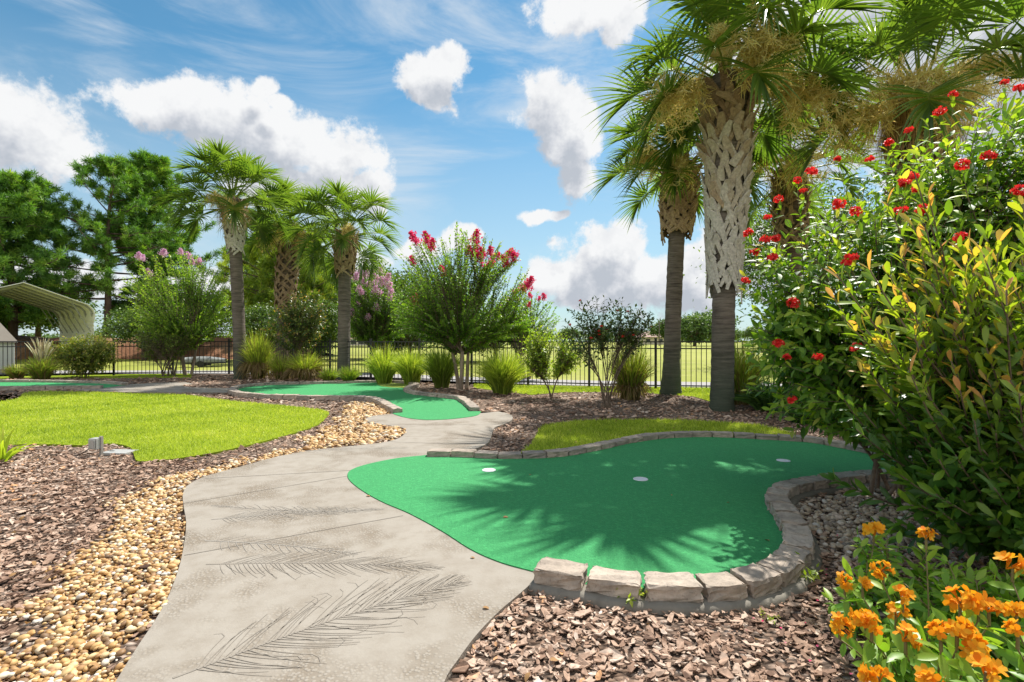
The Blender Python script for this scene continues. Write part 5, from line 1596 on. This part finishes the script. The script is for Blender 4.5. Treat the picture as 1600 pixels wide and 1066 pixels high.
copy_tree(d1_, AT(60, 533, 52), 5.2, (1.5, 1.3, .95), 'broad dark tree filling the view through the carport', 'trees behind the fence')
copy_tree(d1_, AT(-40, 533, 52), .6, (1.5, 1.3, .95), 'broad dark tree behind the shed', 'trees behind the fence')
for px_, Y_, sc_, lb_ in ((500, 27, (.55, .5, .52), 'dark bush behind the fence left of the bare palm trunk'), (640, 29, (.7, .6, .5), 'dark bush behind the fence above the tall grass trio'), (775, 30, (.8, .6, .48), 'dark bush behind the fence right of the central crape myrtle trunk'), (415, 28, (.6, .5, .5), 'dark bush behind the fence beside the stout left palm'), (225, 33, (.7, .6, .52), 'dark bush behind the fence between the carport and the left crape myrtle')):
    copy_tree(d1_, AT(px_, 533, Y_) * [1, 1, 0], px_ * .7, sc_, lb_, 'bushes behind the fence')
copy_tree(d1_, AT(440, 533, 50), .2, (1.3, 1.3, .8), 'low dark tree behind the stout left palm', 'trees behind the fence')
f1_ = broad_tree(AT(1085, 533, 120)[:2], 'rounded green tree on the field seen between the two right palm trunks', [(0, 0, 4.2, 4.6, 4, 3.2), (2.5, 0, 3.4, 3, 3, 2.6)], 90, 6000, .55, M_FAR, 1.5, .4, 14, 'field_tree', 'tree', 'trees across the field', 1.3)
for px, Y, s_, lb in ((1045, 170, 1.0, 'pale distant tree just left of the leaning palm trunk'), (1112, 135, 1.05, 'dark distant tree touching the tallest palm trunk'), (1066, 160, .85, 'distant tree behind the leaning palm trunk'), (1180, 210, .8, 'low distant tree right of the tallest palm trunk'), (1215, 230, .95, 'low distant tree beside the red shrub edge'),
                      (1250, 220, .9, 'distant tree hidden behind the red shrub'), (1145, 260, .8, 'faint distant tree behind the tallest palm'), (985, 260, .9, 'faint distant tree behind the leggy shrub'), (940, 280, .8, 'faint distant tree left of the leggy shrub stems'), (890, 250, .85, 'faint distant tree behind the small lime tree'),
                      (850, 270, .8, 'faint distant tree right of the red blooms'), (770, 230, .9, 'distant tree behind the wide grass clump'), (1010, 300, .8, 'faint distant tree beside the far house'), (730, 150, .9, 'distant tree behind the central trunk'), (640, 120, 1.0, 'distant tree above the tall grass trio'), (560, 120, .9, 'distant tree right of the bare palm trunk'),
                      (1330, 200, 1.0, 'distant tree behind the big red shrub'), (1430, 210, 1.0, 'distant tree far behind the right palm'), (1530, 200, 1.0, 'distant tree beyond the right edge shrubs'), (1290, 240, .9, 'distant tree by the hidden fence end')):
    copy_tree(f1_, AT(px, 533, Y), px * .37, (s_ * 1.15, s_ * 1.1, s_), lb, 'trees across the field')

# ------------------------------------------------------------------ far houses and pole
M_STUCCO = solid('pale_stucco', (.62, .56, .48), .9, nscale=4, namt=.1)
M_ROOF = solid('pinkish_shingle', (.36, .24, .20), .9, nscale=3, namt=.25)
M_WIN = solid('dark_window_glass', (.03, .035, .04), .15)
M_WOODP = solid('grey_pole_wood', (.14, .115, .095), .9, nscale=8, namt=.3)


def house(loc, W, D, h, rh, label, rz=0):
    t = thing('house', (loc[0], loc[1], 0), label, 'house', None, rz)
    mb = MB(); box(mb, (0, 0, h / 2), (W, D, h)); mb.build('wall', M_STUCCO, t, False)
    e = .6; x, y = W / 2 + e, D / 2 + e; rx = max(0, W / 2 - D / 2)
    V = np.array([[-x, -y, h + .01], [x, -y, h + .01], [x, y, h + .01], [-x, y, h + .01], [-rx, 0, h + rh], [rx, 0, h + rh]])
    mb = MB(); mb.add(V, [np.array([[0, 1, 5, 4], [2, 3, 4, 5]]), np.array([[1, 2, 5], [3, 0, 4]]), np.array([[3, 2, 1, 0]])]); mb.build('roof', M_ROOF, t, False)
    for k in (-.3, .05, .32):
        mb = MB(); box(mb, (W * k, -D / 2 - .02, h * .52), (1.5, .06, 1.2)); mb.build('window', M_WIN, t, False)


house(AT(1022, 533, 185)[:2], 13, 9, 2.6, 2.2, 'far house with a pinkish hip roof left of the leaning palm', .1)
house(AT(568, 533, 140)[:2], 6, 5, 1.9, 1.3, 'small far house with a brown roof right of the bare palm trunk', -.1)
t = thing('utility_pole', AT(1030, 533, 120)[:2], 'thin dark utility pole beside the far house', 'utility pole')
mb = MB(); tubes(mb, np.array([[0, 0, -.1], [0, 0, 3.0], [.02, 0, 5.8]]), [.14, .12, .10], 8); mb.build('pole', M_WOODP, t)
mb = MB(); box(mb, (0, 0, 5.3), (1.3, .1, .1)); mb.build('crossarm', M_WOODP, t, False)

# ------------------------------------------------------------------ carport and shed
M_WMETAL = solid('white_painted_steel', (.80, .80, .80), .45, nscale=2, namt=.06)
M_GALV = solid('galvanised_tube', (.30, .31, .33), .5, .3, nscale=6, namt=.2)
E0 = np.array([-24.6, 30.0, 0.]); axd = nrm(np.array([-7.3, 6.0, 0.])); cr = nrm(np.array([-6.0, -7.3, 0.]))
t = thing('carport', E0, 'open white metal carport with bent tube frames behind the left fence', 'carport', None, 0)
W_, eave, peak, Lc_ = 5.9, 3.2, 4.3, 9.5


def arch(off=0.0, lowz=0.0):
    pts = [(0 - off, lowz), (0 - off, eave - .35), (.05 - off * .7, eave - .14), (.22, eave + .05 + off), (W_ / 2, peak + off), (W_ - .22, eave + .05 + off), (W_ - .05 + off * .7, eave - .14), (W_ + off, eave - .35), (W_ + off, lowz)]
    return np.array(pts)


def place(p2, s):
    return np.outer(p2[:, 0], cr) + np.outer(p2[:, 1], [0, 0, 1.]) + axd * s


for i in range(7):
    P = resample(place(arch(), .15 + i * (Lc_ - .3) / 6), .2)
    mb = MB(); tubes(mb, P, .055, 4); mb.build('frame', M_GALV, t, False)
    for sd in (0, 1):
        q = np.array([[0.02, 1.75], [.95, eave + .38]]) if sd == 0 else np.array([[W_ - .02, 1.75], [W_ - .95, eave + .38]])
        mb = MB(); tubes(mb, place(q, .2 + i * (Lc_ - .3) / 6), .03, 4); mb.build('brace', M_GALV, t, False)
a2 = arch(.075, eave - .75)
# corrugated roof sheet with thickness
pr_ = resample(a2, .05)
mb = MB(); ns = 60; Vv = []
for s in np.linspace(-.25, Lc_ + .25, ns):
    Vv.append(place(pr_, s))
Vv = np.array(Vv); m = len(pr_)
nrm2 = np.stack([-np.gradient(pr_[:, 1]), np.gradient(pr_[:, 0])], 1); nrm2 = nrm(nrm2)
off3 = np.outer(nrm2[:, 0], cr) + np.outer(nrm2[:, 1], [0, 0, 1.])
top_ = Vv + off3[None] * .02; bot_ = Vv - off3[None] * .012
i_, j_ = np.meshgrid(np.arange(ns - 1), np.arange(m - 1), indexing='ij'); a_ = (i_ * m + j_).ravel()
q = np.stack([a_, a_ + 1, a_ + m + 1, a_ + m], 1)
N0 = ns * m
edge = []
for i in range(m - 1):
    edge += [[i, i + 1, i + 1 + N0, i + N0]]; k = (ns - 1) * m + i; edge += [[k, k + 1, k + 1 + N0, k + N0]]
for i in range(ns - 1):
    k = i * m; edge += [[k, k + m, k + m + N0, k + N0]]; k += m - 1; edge += [[k, k + m, k + m + N0, k + N0]]
mb.add(np.vstack([top_.reshape(-1, 3), bot_.reshape(-1, 3)]), np.vstack([q, q[:, ::-1] + N0, edge])); mb.build('roof', M_WMETAL, t, False)
# side wall on the right
mb = MB(); n = 40; zz = np.linspace(.05, eave - .3, 26); ss = np.linspace(0, Lc_, n)
rib = .018 * np.sign(np.sin(zz * 2 * PI / .25))
P = np.array([[axd * s - cr * (.072 + rib[k]) + [0, 0, zz[k]] for k in range(26)] for s in ss]).reshape(-1, 3)
i_, j_ = np.meshgrid(np.arange(n - 1), np.arange(25), indexing='ij'); a_ = (i_ * 26 + j_).ravel()
mb.add(P, np.stack([a_, a_ + 1, a_ + 27, a_ + 26], 1)); wo = mb.build('side_wall', M_WMETAL, t, False)
sm = wo.modifiers.new('thickness', 'SOLIDIFY'); sm.thickness = .012

M_SHEDW = solid('white_shed_siding', (.62, .62, .60), .7, nscale=3, namt=.08)
M_SHEDR = solid('taupe_shed_roof', (.27, .235, .20), .85, nscale=5, namt=.15)
sh = AT(0, 533, 18.6); sh[0] -= .1; sh[1] -= .5
t = thing('shed', sh[:2], 'low white shed with a sloping taupe roof at the left edge', 'shed', None, R(44))
mb = MB(); box(mb, (-.6, .7, .58), (2.8, 1.4, 1.16)); mb.build('wall', M_SHEDW, t, False)
mb = MB(); box(mb, (-.6, -.02, .10), (2.84, .04, .2)); mb.build('skirting', M_CART, t, False)
V = np.array([[-2.1, -.1, 1.15], [.88, -.1, 1.15], [.88, 1.5, 1.15], [-2.1, 1.5, 1.15], [-1.6, .5, 2.1], [.28, .5, 2.1], [.28, .9, 2.1], [-1.6, .9, 2.1], [-2.1, -.1, 1.21], [.88, -.1, 1.21], [.88, 1.5, 1.21], [-2.1, 1.5, 1.21]])
mb = MB(); mb.add(V, np.array([[3, 2, 1, 0], [8, 9, 5, 4], [9, 10, 6, 5], [10, 11, 7, 6], [11, 8, 4, 7], [4, 5, 6, 7], [0, 1, 9, 8], [1, 2, 10, 9], [2, 3, 11, 10], [3, 0, 8, 11]])); mb.build('roof', M_SHEDR, t, False)

# grey covered trailer lying on the grass behind the fence
M_TARP = solid('grey_tarp', (.20, .21, .20), .6, nscale=4, namt=.2, bumpd=.03)
M_BLACK = solid('black_rubber', (.015, .015, .016), .6)
b_ = AT(325, 533, 24.5)
t = thing('covered_trailer', b_[:2], 'low grey covered trailer with a black underside on the grass behind the left fence', 'trailer', None, .35); t.scale = (.8, .8, .72)
n = 14; xs = np.linspace(-1.15, .95, n); V = []
for x in xs:
    u = (x + 1.15) / 2.1
    w2 = .55 * (1 - .35 * u ** 2); hgt = .62 + .10 * math.sin(u * PI) - .12 * u
    V += [[x, -w2, .30], [x, -w2, .46], [x, -w2 * .7, hgt], [x, w2 * .7, hgt], [x, w2, .46], [x, w2, .30]]
V = np.array(V); q = []
for i in range(n - 1):
    for k in range(5): q.append([i * 6 + k, i * 6 + k + 1, i * 6 + 7 + k, i * 6 + 6 + k])
mb = MB(); mb.add(V, [np.array(q), np.array([[0, 1, 2, 3, 4, 5], [(n - 1) * 6 + k for k in range(5, -1, -1)]])]); mb.build('cover', M_TARP, t)
mb = MB(); box(mb, (-.1, 0, .25), (2.0, .95, .09)); box(mb, (-.35, 0, .15), (.9, .9, .12)); mb.build('chassis', M_BLACK, t, False)
for sy in (-.52, .52):
    an = np.linspace(0, 2 * PI, 20, endpoint=False); V = np.array([[-.3 + .2 * math.cos(a), sy + d_, .2 + .2 * math.sin(a)] for d_ in (-.07, .07) for a in an]); k = np.arange(20)
    mb = MB(); mb.add(V, [np.stack([k, (k + 1) % 20, (k + 1) % 20 + 20, k + 20], 1), k[None, ::-1], (k + 20)[None]]); mb.build('wheel', M_BLACK, t, False)
mb = MB(); tubes(mb, np.array([[.9, 0, .3], [1.5, 0, .42], [1.75, 0, .62]]), .03, 6); mb.build('tow_bar', M_BLACK, t)

# ------------------------------------------------------------------ outlet box, valve lid, fallen leaves
M_GREYP = solid('grey_pvc_box', (.36, .36, .35), .5, nscale=12, namt=.12)
M_STAKE = solid('weathered_stake', (.32, .29, .26), .85, nscale=25, namt=.25)
g = G(150, 713)
t = thing('outlet_box', g, 'grey outdoor outlet box on a short stake at the lawn edge', 'outlet box', None, -.25)
mb = MB(); box(mb, (0, 0, .135), (.105, .085, .115)); o = mb.build('box', M_GREYP, t, False); bevel_mesh(o.data, .006)
mb = MB(); box(mb, (.008, -.050, .135), (.082, .014, .098)); o = mb.build('cover', M_GREYP, t, False); bevel_mesh(o.data, .004)
mb = MB(); box(mb, (-.059, 0, .130), (.012, .05, .075)); mb.build('dark_side_plate', M_BLACK, t, False)  # thin black plate on the left side of the box
mb = MB(); box(mb, (.045, .02, .09), (.028, .022, .24)); mb.build('stake', M_STAKE, t, False)
mb = MB(); P = catmull(np.array([[-.06, 0, .11], [-.10, -.02, .06], [-.16, -.08, .018], [-.26, -.12, .012], [-.42, -.10, .014], [-.5, -.16, .01]]), 8); tubes(mb, P, .0055, 7); mb.build('cable', M_BLACK, t)
g = G(187, 709)
t = thing('valve_lid', g, 'pale grey rectangular valve lid sunk in the mulch by the lawn corner', 'valve lid', None, -.1)
mb = MB(); box(mb, (0, 0, .012), (.30, .20, .03)); o = mb.build('lid', M_GREYP, t, False); bevel_mesh(o.data, .006)
mb = MB(); box(mb, (-.09, .0, .0285), (.05, .018, .004)); mb.build('handle_slot', M_BLACK, t, False)
M_DRY = foliage('dry_leaf', [(0, (.12, .07, .03)), (1, (.34, .20, .09))], .2, (1.1, 1, .7), .7, .2)
for (px, py), s_, lb in (((754, 951), .035, 'curled brown fallen leaf on the path by the bottom mulch edge'), ((735, 872), .028, 'small dark fallen leaf on the path near the green edge'), ((572, 776), .04, 'brown fallen leaf where the path meets the near green'), ((1202, 846), .03, 'dark fallen leaf on the near green by the curved rim'), ((1140, 786), .022, 'tiny dry leaf on the near green turf'), ((623, 680), .03, 'small dry leaf on the far end of the path')):
    zz = gz if px > 1000 else pz
    g = G(px, py, zz)
    mb = MB(); put_leaves(mb, leaf_big(.35, .12, .45), np.array([[0, 0, .004]]), np.array([[math.cos(px), math.sin(px), .15]]), np.array([[.2, .1, 1.]]), [s_], np.array([.5]))
    o = mb.build('fallen_leaf', M_DRY); o.location = tuple(g); tag(o, lb, 'leaf')


# ------------------------------------------------------------------ litter and the far wood
n = 420
p = scatter(n * 3, 1.4, 9); p = p[keep_out(p, [path_poly, mid_poly, LL])]; p = p[inpoly(p, bed)]
on = inpoly(p, green_poly); p = p[~on | (rng.random(len(p)) < .04)][:n]
zz = np.where(inpoly(p, green_poly), gz + .003, .028)
mb = MB(); N_ = np.c_[rng.normal(0, .3, (len(p), 2)), np.ones(len(p))]; a = rng.uniform(0, 6.28, len(p))
put_leaves(mb, leaf_big(.3, .1, .35), np.c_[p, zz], np.c_[np.cos(a), np.sin(a), rng.normal(0, .2, len(p))], N_, rng.uniform(.018, .045, len(p)), rng.random(len(p)))
tag(mb.build('leaf_litter', M_DRY), 'dry brown leaves scattered over the mulch beds', 'leaf litter', None, 'stuff')
p = np.c_[rng.uniform(.9, 2.6, 90), rng.uniform(1.7, 3.6, 90)]; p = p[keep_out(p, [path_poly, green_poly, FOOT])]
mb = MB(); a = rng.uniform(0, 6.28, len(p))
put_leaves(mb, leaf_small(.4, .2), np.c_[p, np.full(len(p), .03)], np.c_[np.cos(a), np.sin(a), a * 0], np.c_[rng.normal(0, .4, (len(p), 2)), np.ones(len(p))], rng.uniform(.008, .016, len(p)), rng.random(len(p)))
tag(mb.build('fallen_petals', M_MAGENTA), 'magenta petals fallen on the mulch near the orange flowers', 'petals', None, 'stuff')
n = 26000
x = rng.uniform(-330, 480, n); top = 5.2 + 2.2 * np.sin(x * .045) + 1.6 * np.sin(x * .17 + 1) + 1.0 * np.sin(x * .61)
y = 340 + rng.uniform(-6, 22, n) - .12 * np.abs(x); z = top * np.sqrt(rng.random(n)) * rng.uniform(.75, 1.08, n)
mb = MB(); put_leaves(mb, leaf_small(.45, .1), np.c_[x, y, np.maximum(z, .2)], rng.normal(size=(n, 3)), rng.normal(0, .7, (n, 3)) + [0, -.3, .8], rng.uniform(.9, 1.7, n), np.clip(rng.normal(.4, .2, n) + .15 * np.sin(x * .3), 0, 1))
tag(mb.build('far_wood', M_FAR), 'low far wood along the edge of the open field', 'wood', None, 'stuff')
